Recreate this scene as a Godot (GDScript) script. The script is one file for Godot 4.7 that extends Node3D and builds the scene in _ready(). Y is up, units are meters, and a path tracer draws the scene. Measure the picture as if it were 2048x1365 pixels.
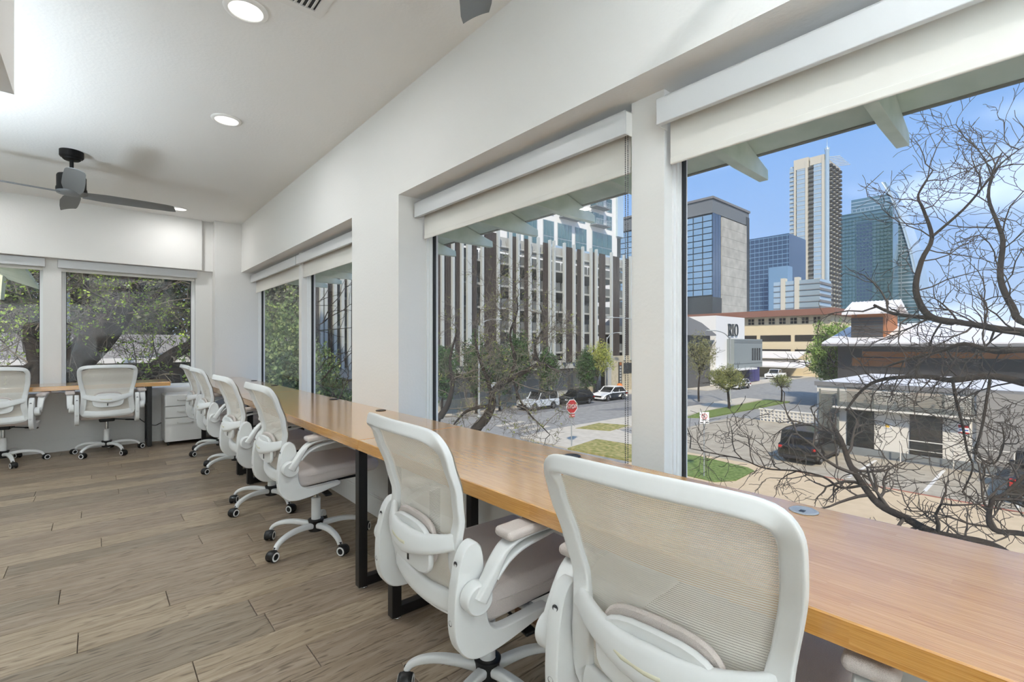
extends Node3D
# A co-working room above a street corner: window desks, mesh chairs, fans, and the city outside.
# World: the long window wall runs along Z at x = WALL, the far wall stands at z = FAR, y is up, the room's floor is y = 0, the street is y = GY.

const WALL := 1.465
const GLASS := 1.72
const FAR := -7.29
const DESK := 0.752
const CEIL := 2.8
const BULK := 2.154
const GY := -5.5
const LEFT := -2.6
const BACK := 2.6

var M := {}
var taken := {}
var cache := {}


class MB:
	var v := PackedVector3Array()
	var n := PackedVector3Array()
	var t := PackedVector2Array()
	var c := PackedColorArray()
	var ix := PackedInt32Array()
	var tint := Color.WHITE

	func vert(p: Vector3, nn: Vector3, uv := Vector2.ZERO) -> int:
		v.append(p)
		n.append(nn)
		t.append(uv)
		c.append(tint)
		return v.size() - 1

	func quad(a: Vector3, b: Vector3, d: Vector3, e: Vector3) -> void:  # counter-clockwise as seen from outside
		var nn := (b - a).cross(d - a)
		if nn.length_squared() < 1e-14:
			nn = (d - a).cross(e - a)
		nn = nn.normalized()
		var i := vert(a, nn, Vector2(0, 0))
		vert(b, nn, Vector2(1, 0))
		vert(d, nn, Vector2(1, 1))
		vert(e, nn, Vector2(0, 1))
		ix.append_array(PackedInt32Array([i, i + 2, i + 1, i, i + 3, i + 2]))

	func quaduv(p: Array, uv: Array) -> void:
		var nn: Vector3 = (p[1] - p[0]).cross(p[2] - p[0]).normalized()
		var i := v.size()
		for k in 4:
			vert(p[k], nn, uv[k])
		ix.append_array(PackedInt32Array([i, i + 2, i + 1, i, i + 3, i + 2]))

	func _wuv(w: Vector3, face: int, cn: Vector3, ax: int, uvo: Vector2) -> Vector2:
		var d := w - cn
		if face == 2:
			return uvo + Vector2(d.y, d[2 - ax] + 0.9)
		return uvo + Vector2(d[ax], d[2 - ax] if face == 0 else d.y + 0.4)

	func wood(cn: Vector3, sz: Vector3, ax: int, uvo: Vector2, ch := 0.0015) -> MB:
		# a board: chamfered upper edges, uv in metres with u along axis ax (0 = x, 2 = z)
		var h := sz * 0.5
		var p := []
		for q in [[-1, -1], [1, -1], [1, 1], [-1, 1]]:
			p.append([cn + Vector3(q[0] * h.x, -h.y, q[1] * h.z), cn + Vector3(q[0] * h.x, h.y - ch, q[1] * h.z), cn + Vector3(q[0] * (h.x - ch), h.y, q[1] * (h.z - ch))])
		for k in 4:
			var a: Array = p[k]
			var b: Array = p[(k + 1) % 4]
			var dir: Vector3 = (b[0] - a[0]).abs()
			var end := (dir.x > dir.z) != (ax == 0)
			var f := 2 if end else 1
			for q in [[b[0], a[0], a[1], b[1]], [b[1], a[1], a[2], b[2]]]:
				quaduv(q, [_wuv(q[0], f, cn, ax, uvo), _wuv(q[1], f, cn, ax, uvo), _wuv(q[2], f, cn, ax, uvo), _wuv(q[3], f, cn, ax, uvo)])
		for q in [[p[3][2], p[2][2], p[1][2], p[0][2]], [p[0][0], p[1][0], p[2][0], p[3][0]]]:
			quaduv(q, [_wuv(q[0], 0, cn, ax, uvo), _wuv(q[1], 0, cn, ax, uvo), _wuv(q[2], 0, cn, ax, uvo), _wuv(q[3], 0, cn, ax, uvo)])
		return self

	func tri(a: Vector3, b: Vector3, d: Vector3) -> void:
		var nn := (b - a).cross(d - a).normalized()
		var i := vert(a, nn)
		vert(b, nn)
		vert(d, nn)
		ix.append_array(PackedInt32Array([i, i + 2, i + 1]))

	func box(cn: Vector3, sz: Vector3, bs := Basis.IDENTITY) -> MB:
		var h := sz * 0.5
		var p := []
		for k in 8:
			p.append(cn + bs * Vector3(h.x if k & 1 else -h.x, h.y if k & 2 else -h.y, h.z if k & 4 else -h.z))
		quad(p[4], p[5], p[7], p[6])
		quad(p[1], p[0], p[2], p[3])
		quad(p[5], p[1], p[3], p[7])
		quad(p[0], p[4], p[6], p[2])
		quad(p[6], p[7], p[3], p[2])
		quad(p[0], p[1], p[5], p[4])
		return self

	func span(a: Vector3, b: Vector3) -> MB:
		return box((a + b) * 0.5, (b - a).abs())

	func grid(rows: Array, closed := false, flip := 0, wrap := false) -> void:
		# rows of equally many points; closed joins the last point of a row to the first, wrap the last row to the first
		var nr := rows.size()
		var nc: int = rows[0].size()
		var start := v.size()
		var nn := PackedVector3Array()
		nn.resize(nr * nc)
		var sgn := 0.0
		for i in nr:
			var cen := Vector3.ZERO
			for q in rows[i]:
				cen += q
			cen /= nc
			for j in nc:
				var i0 := i - 1 if i > 0 else (nr - 1 if wrap else 0)
				var i1 := i + 1 if i < nr - 1 else (0 if wrap else nr - 1)
				var j0 := j - 1 if j > 0 else (nc - 1 if closed else 0)
				var j1 := j + 1 if j < nc - 1 else (0 if closed else nc - 1)
				var w: Vector3 = (rows[i1][j] - rows[i0][j]).cross(rows[i][j1] - rows[i][j0])
				nn[i * nc + j] = w.normalized()
				sgn += nn[i * nc + j].dot(rows[i][j] - cen)
		var s := -1.0 if (flip == 0 and sgn < 0.0) or flip < 0 else 1.0
		for i in nr:
			for j in nc:
				vert(rows[i][j], nn[i * nc + j] * s, Vector2(float(j) / nc, float(i) / nr))
		for i in (nr if wrap else nr - 1):
			for j in (nc if closed else nc - 1):
				var a := start + i * nc + j
				var b := start + i * nc + (j + 1) % nc
				var d := start + ((i + 1) % nr) * nc + j
				var e := start + ((i + 1) % nr) * nc + (j + 1) % nc
				if s > 0:
					ix.append_array(PackedInt32Array([a, b, d, b, e, d]))
				else:
					ix.append_array(PackedInt32Array([a, d, b, b, d, e]))

	func fan(pts, away: Vector3) -> void:
		var cen := Vector3.ZERO
		for q in pts:
			cen += q
		cen /= pts.size()
		var i0 := vert(cen, away)
		for q in pts:
			vert(q, away)
		var k: int = pts.size()
		for i in k:
			var a := i0 + 1 + i
			var b := i0 + 1 + (i + 1) % k
			if (v[a] - cen).cross(v[b] - cen).dot(away) > 0:
				ix.append_array(PackedInt32Array([i0, b, a]))
			else:
				ix.append_array(PackedInt32Array([i0, a, b]))

	func sweep(path: Array, prof: PackedVector2Array, sc: Array, up: Vector3, closed := false, caps := true) -> MB:
		# prof x runs sideways, y along up; sc: one Vector2 or one per point
		var rows := []
		var m := path.size()
		for i in m:
			var a: Vector3 = path[(i - 1 + m) % m] if closed else path[maxi(i - 1, 0)]
			var b: Vector3 = path[(i + 1) % m] if closed else path[mini(i + 1, m - 1)]
			var d := (b - a).normalized()
			var side := d.cross(up).normalized()
			var u := side.cross(d).normalized()
			var k: Vector2 = sc[i] if sc.size() > 1 else sc[0]
			var row := PackedVector3Array()
			for q in prof:
				row.append(path[i] + side * q.x * k.x + u * q.y * k.y)
			rows.append(row)
		grid(rows, true, 0, closed)
		if caps and not closed:
			fan(rows[0], (path[0] - path[1]).normalized())
			fan(rows[m - 1], (path[m - 1] - path[m - 2]).normalized())
		return self

	func tube(path: Array, rad: Array, sides := 6, caps := true) -> MB:
		var rows := []
		var m := path.size()
		var u := Vector3.ZERO
		for i in m:
			var d: Vector3 = (path[mini(i + 1, m - 1)] - path[maxi(i - 1, 0)]).normalized()
			if i == 0:
				u = d.cross(Vector3(0.31, 0.17, 0.93) if absf(d.y) > 0.6 else Vector3.UP).normalized()
			u = (u - d * u.dot(d)).normalized()
			var w := d.cross(u)
			var r: float = rad[i] if rad.size() > 1 else rad[0]
			var row := PackedVector3Array()
			for j in sides:
				var an := TAU * j / sides
				row.append(path[i] + (u * cos(an) + w * sin(an)) * r)
			rows.append(row)
		grid(rows, true)
		if caps:
			fan(rows[0], (path[0] - path[1]).normalized())
			fan(rows[m - 1], (path[m - 1] - path[m - 2]).normalized())
		return self

	func lathe(prof: PackedVector2Array, at: Vector3, sides := 24, bs := Basis.IDENTITY) -> MB:
		# prof: (radius, height) from one end to the other; repeat a point for a sharp edge
		var run := []
		var runs := []
		for i in prof.size():
			if i > 0 and prof[i].is_equal_approx(prof[i - 1]):
				runs.append(run)
				run = []
			var row := PackedVector3Array()
			for j in sides:
				var an := TAU * j / sides
				row.append(at + bs * Vector3(cos(an) * maxf(prof[i].x, 1e-4), prof[i].y, sin(an) * maxf(prof[i].x, 1e-4)))
			run.append(row)
		runs.append(run)
		for q in runs:
			if q.size() > 1:
				grid(q, true, 1)
		return self

	func seat_warp(p: Vector3) -> Vector3:  # a domed cushion with a rolled front edge
		var fx := p.x / 0.245
		var fz := p.z / 0.24
		var q := p
		fz *= 0.92
		q.x *= 1.0 - 0.05 * maxf(0.0, fz) - 0.05 * pow(maxf(0.0, -fz), 3.0)
		if p.y > 0:
			q.y += 0.010 * (1.0 - fx * fx) * (1.0 - fz * fz)
			q.y -= 0.018 * pow(maxf(0.0, -fz), 3.0)
		else:
			q.y += 0.016 * pow(maxf(0.0, -fz), 2.0)
		return q

	func rbox(cn: Vector3, sz: Vector3, r: float, k := 3, bs := Basis.IDENTITY, seat := false) -> MB:
		var h := sz * 0.5
		r = minf(r, minf(h.x, minf(h.y, h.z)) * 0.999)
		var inn := h - Vector3(r, r, r)
		var st := []
		for i in k + 1:
			st.append([-1.0, -(1.0 - float(i) / k)])
		for i in k + 1:
			st.append([1.0, float(i) / k])
		for ax in 3:
			for sg in [-1.0, 1.0]:
				var rows := []
				for a in st:
					var row := PackedVector3Array()
					for b in st:
						var d := Vector3.ZERO
						var o := Vector3.ZERO
						d[ax] = sg
						o[ax] = sg * inn[ax]
						d[(ax + 1) % 3] = tan(a[1] * PI / 4)
						o[(ax + 1) % 3] = a[0] * inn[(ax + 1) % 3]
						d[(ax + 2) % 3] = tan(b[1] * PI / 4)
						o[(ax + 2) % 3] = b[0] * inn[(ax + 2) % 3]
						var p := o + d.normalized() * r
						if seat:
							p = seat_warp(p)
						row.append(cn + bs * p)
					rows.append(row)
				var nc: int = rows[0].size()
				var w: Vector3 = (rows[nc - 1][nc / 2] - rows[0][nc / 2]).cross(rows[nc / 2][nc - 1] - rows[nc / 2][0])
				var mid := Vector3.ZERO
				mid[ax] = sg
				grid(rows, false, 1 if w.dot(bs * mid) > 0 else -1)
		return self

	func prism(poly: PackedVector2Array, tf: Transform3D, depth: float, bevel := 0.0) -> MB:
		# polygon in the local xy plane, extruded from z = 0 to z = depth
		if Geometry2D.is_polygon_clockwise(poly):
			poly = poly.duplicate()
			poly.reverse()
		var k := poly.size()
		var ins := PackedVector2Array()
		for i in k:
			var e0 := (poly[i] - poly[(i - 1 + k) % k]).normalized()
			var e1 := (poly[(i + 1) % k] - poly[i]).normalized()
			var nn := (Vector2(-e0.y, e0.x) + Vector2(-e1.y, e1.x))
			ins.append(poly[i] + nn.normalized() * bevel)
		var tr := Geometry2D.triangulate_polygon(ins if bevel > 0 else poly)
		var fz := tf.basis.z.normalized()
		for side in 2:
			var z := depth if side else 0.0
			var i0 := v.size()
			for q in (ins if bevel > 0 else poly):
				vert(tf * Vector3(q.x, q.y, z), fz if side else -fz, q)
			for i in range(0, tr.size(), 3):
				var a := i0 + tr[i]
				var b := i0 + tr[i + 1]
				var d := i0 + tr[i + 2]
				if ((v[b] - v[a]).cross(v[d] - v[a]).dot(n[a])) > 0:
					ix.append_array(PackedInt32Array([a, d, b]))
				else:
					ix.append_array(PackedInt32Array([a, b, d]))
		if bevel > 0:
			var rows := []
			for q in [[ins, 0.0], [poly, bevel], [poly, depth - bevel], [ins, depth]]:
				var row := PackedVector3Array()
				for w in q[0]:
					row.append(tf * Vector3(w.x, w.y, q[1]))
				rows.append(row)
			var w0: Vector3 = (rows[2][0] - rows[1][0]).cross(rows[1][1] - rows[1][0])
			var e: Vector2 = poly[1] - poly[0]
			grid(rows, true, 1 if w0.dot(tf.basis * Vector3(e.y, -e.x, 0)) > 0 else -1)
		else:
			for i in k:
				var a := poly[i]
				var b := poly[(i + 1) % k]
				quad(tf * Vector3(a.x, a.y, 0), tf * Vector3(b.x, b.y, 0), tf * Vector3(b.x, b.y, depth), tf * Vector3(a.x, a.y, depth))
		return self

	func mesh(m: Material) -> ArrayMesh:
		var arr := []
		arr.resize(Mesh.ARRAY_MAX)
		arr[Mesh.ARRAY_VERTEX] = v
		arr[Mesh.ARRAY_NORMAL] = n
		arr[Mesh.ARRAY_TEX_UV] = t
		if m and m is StandardMaterial3D and m.vertex_color_use_as_albedo:
			arr[Mesh.ARRAY_COLOR] = c
		arr[Mesh.ARRAY_INDEX] = ix
		var am := ArrayMesh.new()
		am.add_surface_from_arrays(Mesh.PRIMITIVE_TRIANGLES, arr)
		am.surface_set_material(0, m)
		return am


# ---------------------------------------------------------------- helpers

func numbered(called: String) -> String:
	taken[called] = taken.get(called, 0) + 1
	return called if taken[called] == 1 else "%s_%03d" % [called, taken[called] - 1]

func put(called: String, mesh: Mesh, parent: Node = self, at := Vector3.ZERO) -> MeshInstance3D:
	var o := MeshInstance3D.new()
	o.mesh = mesh
	o.name = numbered(called) if parent == self else called
	o.position = at
	parent.add_child(o, true)
	return o

func obj(called: String, mb: MB, m: Material, parent: Node = self) -> MeshInstance3D:
	return put(called, mb.mesh(m), parent)

func tag(o: Node, label: String, category: String, group := "") -> Node:
	o.set_meta("label", label)
	o.set_meta("category", category)
	if group:
		o.set_meta("group", group)
	return o

func thing(called: String, label: String, category: String, at := Vector3.ZERO, turn := 0.0, group := "") -> Node3D:
	var o := Node3D.new()
	o.name = numbered(called)
	add_child(o)
	o.position = at
	o.rotation.y = turn
	tag(o, label, category, group)
	return o

func struct(called: String, mb: MB, m: Material, parent: Node = self) -> MeshInstance3D:
	var o := obj(called, mb, m, parent)
	if parent == self:
		o.set_meta("kind", "structure")
	return o

func stuff(o: Node) -> Node:
	o.set_meta("kind", "stuff")
	return o

func again(root: Node3D, at: Vector3, turn: float, label := "", group := "") -> Node3D:
	var r: Node3D = root.duplicate()
	r.name = numbered(str(root.name).rstrip("0123456789_"))
	add_child(r)
	r.position = at
	r.rotation.y = turn
	if label:
		r.set_meta("label", label)
	if group:
		r.set_meta("group", group)
	return r

func rng(s: int) -> RandomNumberGenerator:
	var r := RandomNumberGenerator.new()
	r.seed = s
	return r

func mat(called: String, col: Color, rough := 0.6, spec := 0.5, metal := 0.0) -> StandardMaterial3D:
	var m := StandardMaterial3D.new()
	m.resource_name = called
	m.albedo_color = col
	m.roughness = rough
	m.metallic_specular = spec
	m.metallic = metal
	M[called] = m
	return m

func noise_tex(s: int, freq: float, lo: Color, hi: Color, size := 512, normal := false, octaves := 4, strength := 4.0) -> NoiseTexture2D:
	var f := FastNoiseLite.new()
	f.seed = s
	f.noise_type = FastNoiseLite.TYPE_SIMPLEX_SMOOTH
	f.frequency = freq
	f.fractal_octaves = octaves
	var t := NoiseTexture2D.new()
	t.noise = f
	t.width = size
	t.height = size
	t.seamless = true
	t.generate_mipmaps = false
	if normal:
		t.as_normal_map = true
		t.bump_strength = strength
	else:
		var g := Gradient.new()
		g.set_color(0, lo)
		g.set_color(1, hi)
		t.color_ramp = g
	return t

func tri(m: StandardMaterial3D, scale: float, world := true) -> StandardMaterial3D:
	m.uv1_triplanar = true
	m.uv1_world_triplanar = world
	m.uv1_scale = Vector3(scale, scale, scale)
	return m

func bumpy(m: StandardMaterial3D, tex: Texture2D, amount: float) -> StandardMaterial3D:
	m.normal_enabled = true
	m.normal_texture = tex
	m.normal_scale = amount
	return m

func ease_path(pts: Array, per := 4) -> Array:
	# Catmull-Rom through the points
	var out := []
	for i in pts.size() - 1:
		var p0 = pts[maxi(i - 1, 0)]
		var p1 = pts[i]
		var p2 = pts[i + 1]
		var p3 = pts[mini(i + 2, pts.size() - 1)]
		for k in per:
			var f := float(k) / per
			out.append(0.5 * ((2.0 * p1) + (p2 - p0) * f + (2.0 * p0 - 5.0 * p1 + 4.0 * p2 - p3) * f * f + (3.0 * p1 - p0 - 3.0 * p2 + p3) * f * f * f))
	out.append(pts[-1])
	return out

func round_prof(n := 12, e := 3.0) -> PackedVector2Array:
	# a rounded square (superellipse) with half sizes of 1
	var p := PackedVector2Array()
	for i in n:
		var a := TAU * (i + 0.5) / n
		var c := cos(a)
		var s := sin(a)
		p.append(Vector2(signf(c) * pow(absf(c), 2.0 / e), signf(s) * pow(absf(s), 2.0 / e)))
	return p

func curve(tab: Array, x: float) -> float:
	if x <= tab[0][0]:
		return tab[0][1]
	for i in tab.size() - 1:
		if x <= tab[i + 1][0]:
			var f: float = (x - tab[i][0]) / (tab[i + 1][0] - tab[i][0])
			f = f * f * (3.0 - 2.0 * f) * 0.4 + f * 0.6
			return lerpf(tab[i][1], tab[i + 1][1], f)
	return tab[-1][1]

# ---------------------------------------------------------------- textures that are computed

func plank_image() -> ImageTexture:
	var w := 1024
	var h := 1024
	var im := Image.create(w, h, false, Image.FORMAT_RGB8)
	var fa := FastNoiseLite.new()
	fa.seed = 11
	fa.frequency = 1.0
	fa.fractal_octaves = 3
	var fb := FastNoiseLite.new()
	fb.seed = 23
	fb.frequency = 1.0
	fb.fractal_octaves = 2
	var pale := Color(0.735, 0.665, 0.58)
	var mid := Color(0.64, 0.565, 0.475)
	var dark := Color(0.44, 0.375, 0.305)
	for y in h:
		for x in w:
			var bend := fb.get_noise_2d(x * 0.006, y * 0.012) * 14.0
			var g := fa.get_noise_2d(x * 0.012, (y + bend) * 0.22)
			var s := fb.get_noise_2d(x * 0.0035 + 40.0, (y + bend) * 0.045)
			var c := mid.lerp(pale, clampf(0.45 + s * 0.9 + g * 0.35, 0.0, 1.0))
			var k := fb.get_noise_2d(x * 0.016 + 90.0, (y + bend) * 0.10 + 7.0)
			c = c.lerp(dark, clampf((k - 0.30) * 2.4, 0.0, 0.75))
			c = c.lerp(dark, clampf((g - 0.22) * 1.3, 0.0, 0.45))
			im.set_pixel(x, y, c)
	return ImageTexture.create_from_image(im)

func pine_image() -> ImageTexture:
	var w := 1024
	var h := 1024
	var im := Image.create(w, h, false, Image.FORMAT_RGB8)
	var fa := FastNoiseLite.new()
	fa.seed = 5
	fa.frequency = 1.0
	fa.fractal_octaves = 2
	var pale := Color(0.875, 0.655, 0.35)
	var mid := Color(0.795, 0.555, 0.25)
	var dark := Color(0.60, 0.365, 0.125)
	for y in h:
		var stave := int(y / 26.0)
		for x in w:
			var block := int((x + (stave * 397) % 613) / 340.0)
			var o := float((stave * 7919 + block * 104729) % 997)
			var g := fa.get_noise_2d(x * 0.004 + o, y * 0.34 + o * 3.0)
			var s := fa.get_noise_2d(x * 0.02 + o, y * 0.9)
			var c := mid.lerp(pale, clampf(0.5 + g * 1.1 + (fmod(o, 7.0) - 3.0) * 0.09, 0.0, 1.0))
			c = c.lerp(dark, clampf(s * 0.7 - 0.12 + maxf(0.0, g - 0.28) * 0.8, 0.0, 0.5))
			im.set_pixel(x, y, c)
	return ImageTexture.create_from_image(im)

func cloud_image() -> ImageTexture:
	# white cloud over the blue: thin wisps high up, fuller banks low down, all round the horizon alike
	var w := 1024
	var h := 512
	var im := Image.create(w, h, false, Image.FORMAT_RGBA8)
	var f := FastNoiseLite.new()
	f.seed = 77
	f.frequency = 1.0
	f.fractal_octaves = 5
	for y in h:
		var up := (0.5 - (y + 0.5) / h) * PI
		for x in w:
			var a := 0.0
			if up > -0.05:
				var an := TAU * x / w
				var d := Vector3(cos(an) * cos(up), sin(up) * 2.6, sin(an) * cos(up))
				var k := f.get_noise_3dv(d * 2.1 + Vector3(3.1, 0, 0)) * 0.5 + 0.5
				var need := lerpf(0.40, 0.66, clampf(up / 0.55, 0.0, 1.0))
				a = clampf((k - need) * 3.6, 0.0, 1.0)
			im.set_pixel(x, y, Color(1, 1, 1, a))
	return ImageTexture.create_from_image(im)


# ---------------------------------------------------------------- materials

func make_materials() -> void:
	var peel := noise_tex(3, 0.05, Color.BLACK, Color.WHITE, 256, true, 3, 3.0)
	bumpy(tri(mat("wall_paint", Color(0.905, 0.90, 0.885), 0.75, 0.4), 3.0), peel, 0.12)
	bumpy(tri(mat("ceiling_paint", Color(0.92, 0.917, 0.905), 0.85, 0.3), 3.0), peel, 0.15)
	mat("trim_paint", Color(0.93, 0.925, 0.91), 0.45, 0.5)
	mat("vinyl", Color(0.93, 0.935, 0.93), 0.35, 0.5)
	mat("gasket", Color(0.12, 0.125, 0.12), 0.6)
	var g := mat("glass", Color(1, 1, 1, 0.02), 0.0, 0.28)
	g.transparency = BaseMaterial3D.TRANSPARENCY_ALPHA
	var bl := mat("blind_fabric", Color(0.90, 0.89, 0.86), 0.8, 0.3)
	bl.backlight_enabled = true
	bl.backlight = Color(0.25, 0.25, 0.24)
	mat("valance_metal", Color(0.80, 0.805, 0.805), 0.35, 0.5)
	mat("chain", Color(0.25, 0.25, 0.25), 0.4)
	var fl := mat("floor_oak", Color(1, 1, 1), 0.42, 0.5)
	fl.albedo_texture = plank_image()
	fl.uv1_scale = Vector3(1.0 / 2.44, 1.0 / 1.72, 1)
	for k in 3:
		var q: StandardMaterial3D = fl.duplicate()
		q.albedo_color = [Color(0.82, 0.82, 0.82), Color(0.95, 0.945, 0.93), Color(0.88, 0.87, 0.87)][k]
		M["floor_oak_%d" % k] = q
	mat("floor_under", Color(0.16, 0.13, 0.1), 0.9)
	var pi := mat("pine", Color(1, 1, 1), 0.22, 0.72)
	pi.albedo_texture = pine_image()
	pi.uv1_scale = Vector3(1.0 / 2.2, 1.0 / 1.1, 1)
	pi.clearcoat_enabled = true
	pi.clearcoat = 1.0
	pi.clearcoat_roughness = 0.12
	mat("black_steel", Color(0.055, 0.05, 0.05), 0.4, 0.5)
	mat("grommet_black", Color(0.05, 0.05, 0.055), 0.35)
	mat("grommet_grey", Color(0.62, 0.64, 0.67), 0.3, 0.5)
	mat("grey_cup", Color(0.3, 0.3, 0.31), 0.5)
	mat("white_plastic", Color(0.905, 0.905, 0.895), 0.38, 0.5)
	mat("slot_yellow", Color(0.86, 0.84, 0.74), 0.5)
	var weave := noise_tex(9, 0.35, Color(0.76, 0.71, 0.68), Color(0.89, 0.85, 0.82), 256, false, 2)
	var weave_n := noise_tex(10, 0.4, Color.BLACK, Color.WHITE, 256, true, 2, 6.0)
	var fa := mat("seat_fabric", Color(1, 1, 1), 0.95, 0.2)
	fa.albedo_texture = weave
	bumpy(tri(fa, 6.0, false), weave_n, 0.5)
	fa.rim_enabled = true
	fa.rim = 0.25
	var me := mat("mesh_thread", Color(0.925, 0.905, 0.865), 0.7, 0.3)
	me.backlight_enabled = true
	me.backlight = Color(0.5, 0.47, 0.42)
	mat("mesh_edge", Color(0.52, 0.48, 0.42), 0.8)
	mat("black_plastic", Color(0.06, 0.058, 0.058), 0.4)
	mat("wheel_rubber", Color(0.05, 0.05, 0.05), 0.6)
	mat("chrome", Color(0.8, 0.8, 0.8), 0.15, 0.5, 1.0)
	mat("cabinet_white", Color(0.90, 0.89, 0.87), 0.3, 0.5)
	mat("fan_body", Color(0.04, 0.036, 0.034), 0.6, 0.35)
	mat("fan_blade", Color(0.46, 0.47, 0.48), 0.5)
	mat("register_white", Color(0.9, 0.895, 0.88), 0.5)
	mat("register_dark", Color(0.25, 0.25, 0.25), 0.8)
	mat("stucco", Color(0.82, 0.80, 0.76), 0.85)
	mat("softbox_cloth", Color(0.86, 0.86, 0.85), 0.9)
	mat("strip_wood", Color(0.42, 0.28, 0.17), 0.6)
	var lamp := mat("lamp_glow", Color(1, 1, 1), 0.5)
	lamp.emission_enabled = true
	lamp.emission = Color(1.0, 0.985, 0.96)
	lamp.emission_energy_multiplier = 1.6


# ---------------------------------------------------------------- camera, sky, sun, lamps

func make_view() -> void:
	var cam := Camera3D.new()
	cam.name = "camera"
	cam.projection = Camera3D.PROJECTION_FRUSTUM
	cam.near = 0.05
	cam.far = 4000.0
	cam.size = 2.0 * 0.05 * 682.5 / 954.34
	cam.frustum_offset = Vector2(0, 0.05 * 6.33 / 954.34)
	cam.position = Vector3(0, 1.19, 0)
	cam.rotation = Vector3(0, -0.7158, 0)
	cam.current = true
	add_child(cam)
	var sky := ProceduralSkyMaterial.new()
	sky.sky_top_color = Color(0.53, 0.73, 0.99)
	sky.sky_horizon_color = Color(0.80, 0.89, 1.0)
	sky.sky_curve = 0.12
	sky.ground_bottom_color = Color(0.55, 0.54, 0.52)
	sky.ground_horizon_color = Color(0.62, 0.62, 0.61)
	sky.sun_angle_max = 4.0
	sky.sky_cover = cloud_image()
	sky.sky_cover_modulate = Color(0.85, 0.85, 0.85, 0.75)
	sky.sky_energy_multiplier = 1.0
	var env := Environment.new()
	env.background_mode = Environment.BG_SKY
	env.sky = Sky.new()
	env.sky.sky_material = sky
	env.tonemap_mode = Environment.TONE_MAPPER_LINEAR
	env.tonemap_exposure = 0.96
	env.sdfgi_enabled = true
	env.ssao_enabled = true
	env.ssil_enabled = true
	var we := WorldEnvironment.new()
	we.name = "environment"
	we.environment = env
	add_child(we)
	var sun := DirectionalLight3D.new()
	sun.name = "sun"
	sun.light_color = Color(1.0, 0.95, 0.87)
	sun.light_energy = 1.65
	sun.light_angular_distance = 3.0
	sun.shadow_enabled = true
	sun.look_at_from_position(Vector3(-9, 11, 8), Vector3.ZERO, Vector3.UP)
	add_child(sun)

const LAMP_POWER := 0.55
const LAMPS := [[0.54, -2.57], [0.70, -3.92], [0.73, -6.86], [-0.9, -3.67], [-0.95, -6.7], [0.6, -0.35], [0.6, 1.3]]  # the last three are out of view, placed to light the room

func make_lamps() -> void:
	for i in LAMPS.size():
		var low: bool = LAMPS[i][0] < -0.3 and LAMPS[i][1] > -2.6
		var p := Vector3(LAMPS[i][0], BULK if low else CEIL, LAMPS[i][1])
		var label: String = ["round glowing ceiling downlight beside the air vent", "round glowing ceiling downlight between the vent and the black fan", "round glowing ceiling downlight behind the fan blade tip, by the far wall", "round ceiling downlight across the room from the wide pillar", "unseen round ceiling downlight near the far wall, left of the black fan", "unseen round ceiling downlight above the chair at the skyline window", "unseen round ceiling downlight by the solid end of the window wall"][i]
		var o := thing("ceiling_downlight", label, "ceiling light", p, 0.0, "round ceiling downlights")
		var ring := MB.new()
		ring.lathe(PackedVector2Array([Vector2(0.074, -0.004), Vector2(0.074, -0.010), Vector2(0.078, -0.013), Vector2(0.094, -0.009), Vector2(0.097, -0.002), Vector2(0.097, 0.0)]), Vector3.ZERO, 40)
		obj("trim_ring", ring, M.trim_paint, o)
		var d := MB.new()
		d.lathe(PackedVector2Array([Vector2(0, -0.006), Vector2(0.076, -0.006), Vector2(0.076, -0.006), Vector2(0.076, -0.001)]), Vector3.ZERO, 40)
		obj("glowing_disc", d, M.lamp_glow, o)
		var l := AreaLight3D.new()
		l.name = "downlight_light"
		l.area_size = Vector2(0.105, 0.105)
		l.light_color = Color(1.0, 1.0, 1.0)
		l.light_energy = LAMP_POWER
		l.area_range = 30.0
		l.shadow_enabled = true
		l.rotation = Vector3(-PI / 2, 0, 0)
		l.position = Vector3(0, -0.02, 0)
		o.add_child(l)

# ---------------------------------------------------------------- the room

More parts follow.
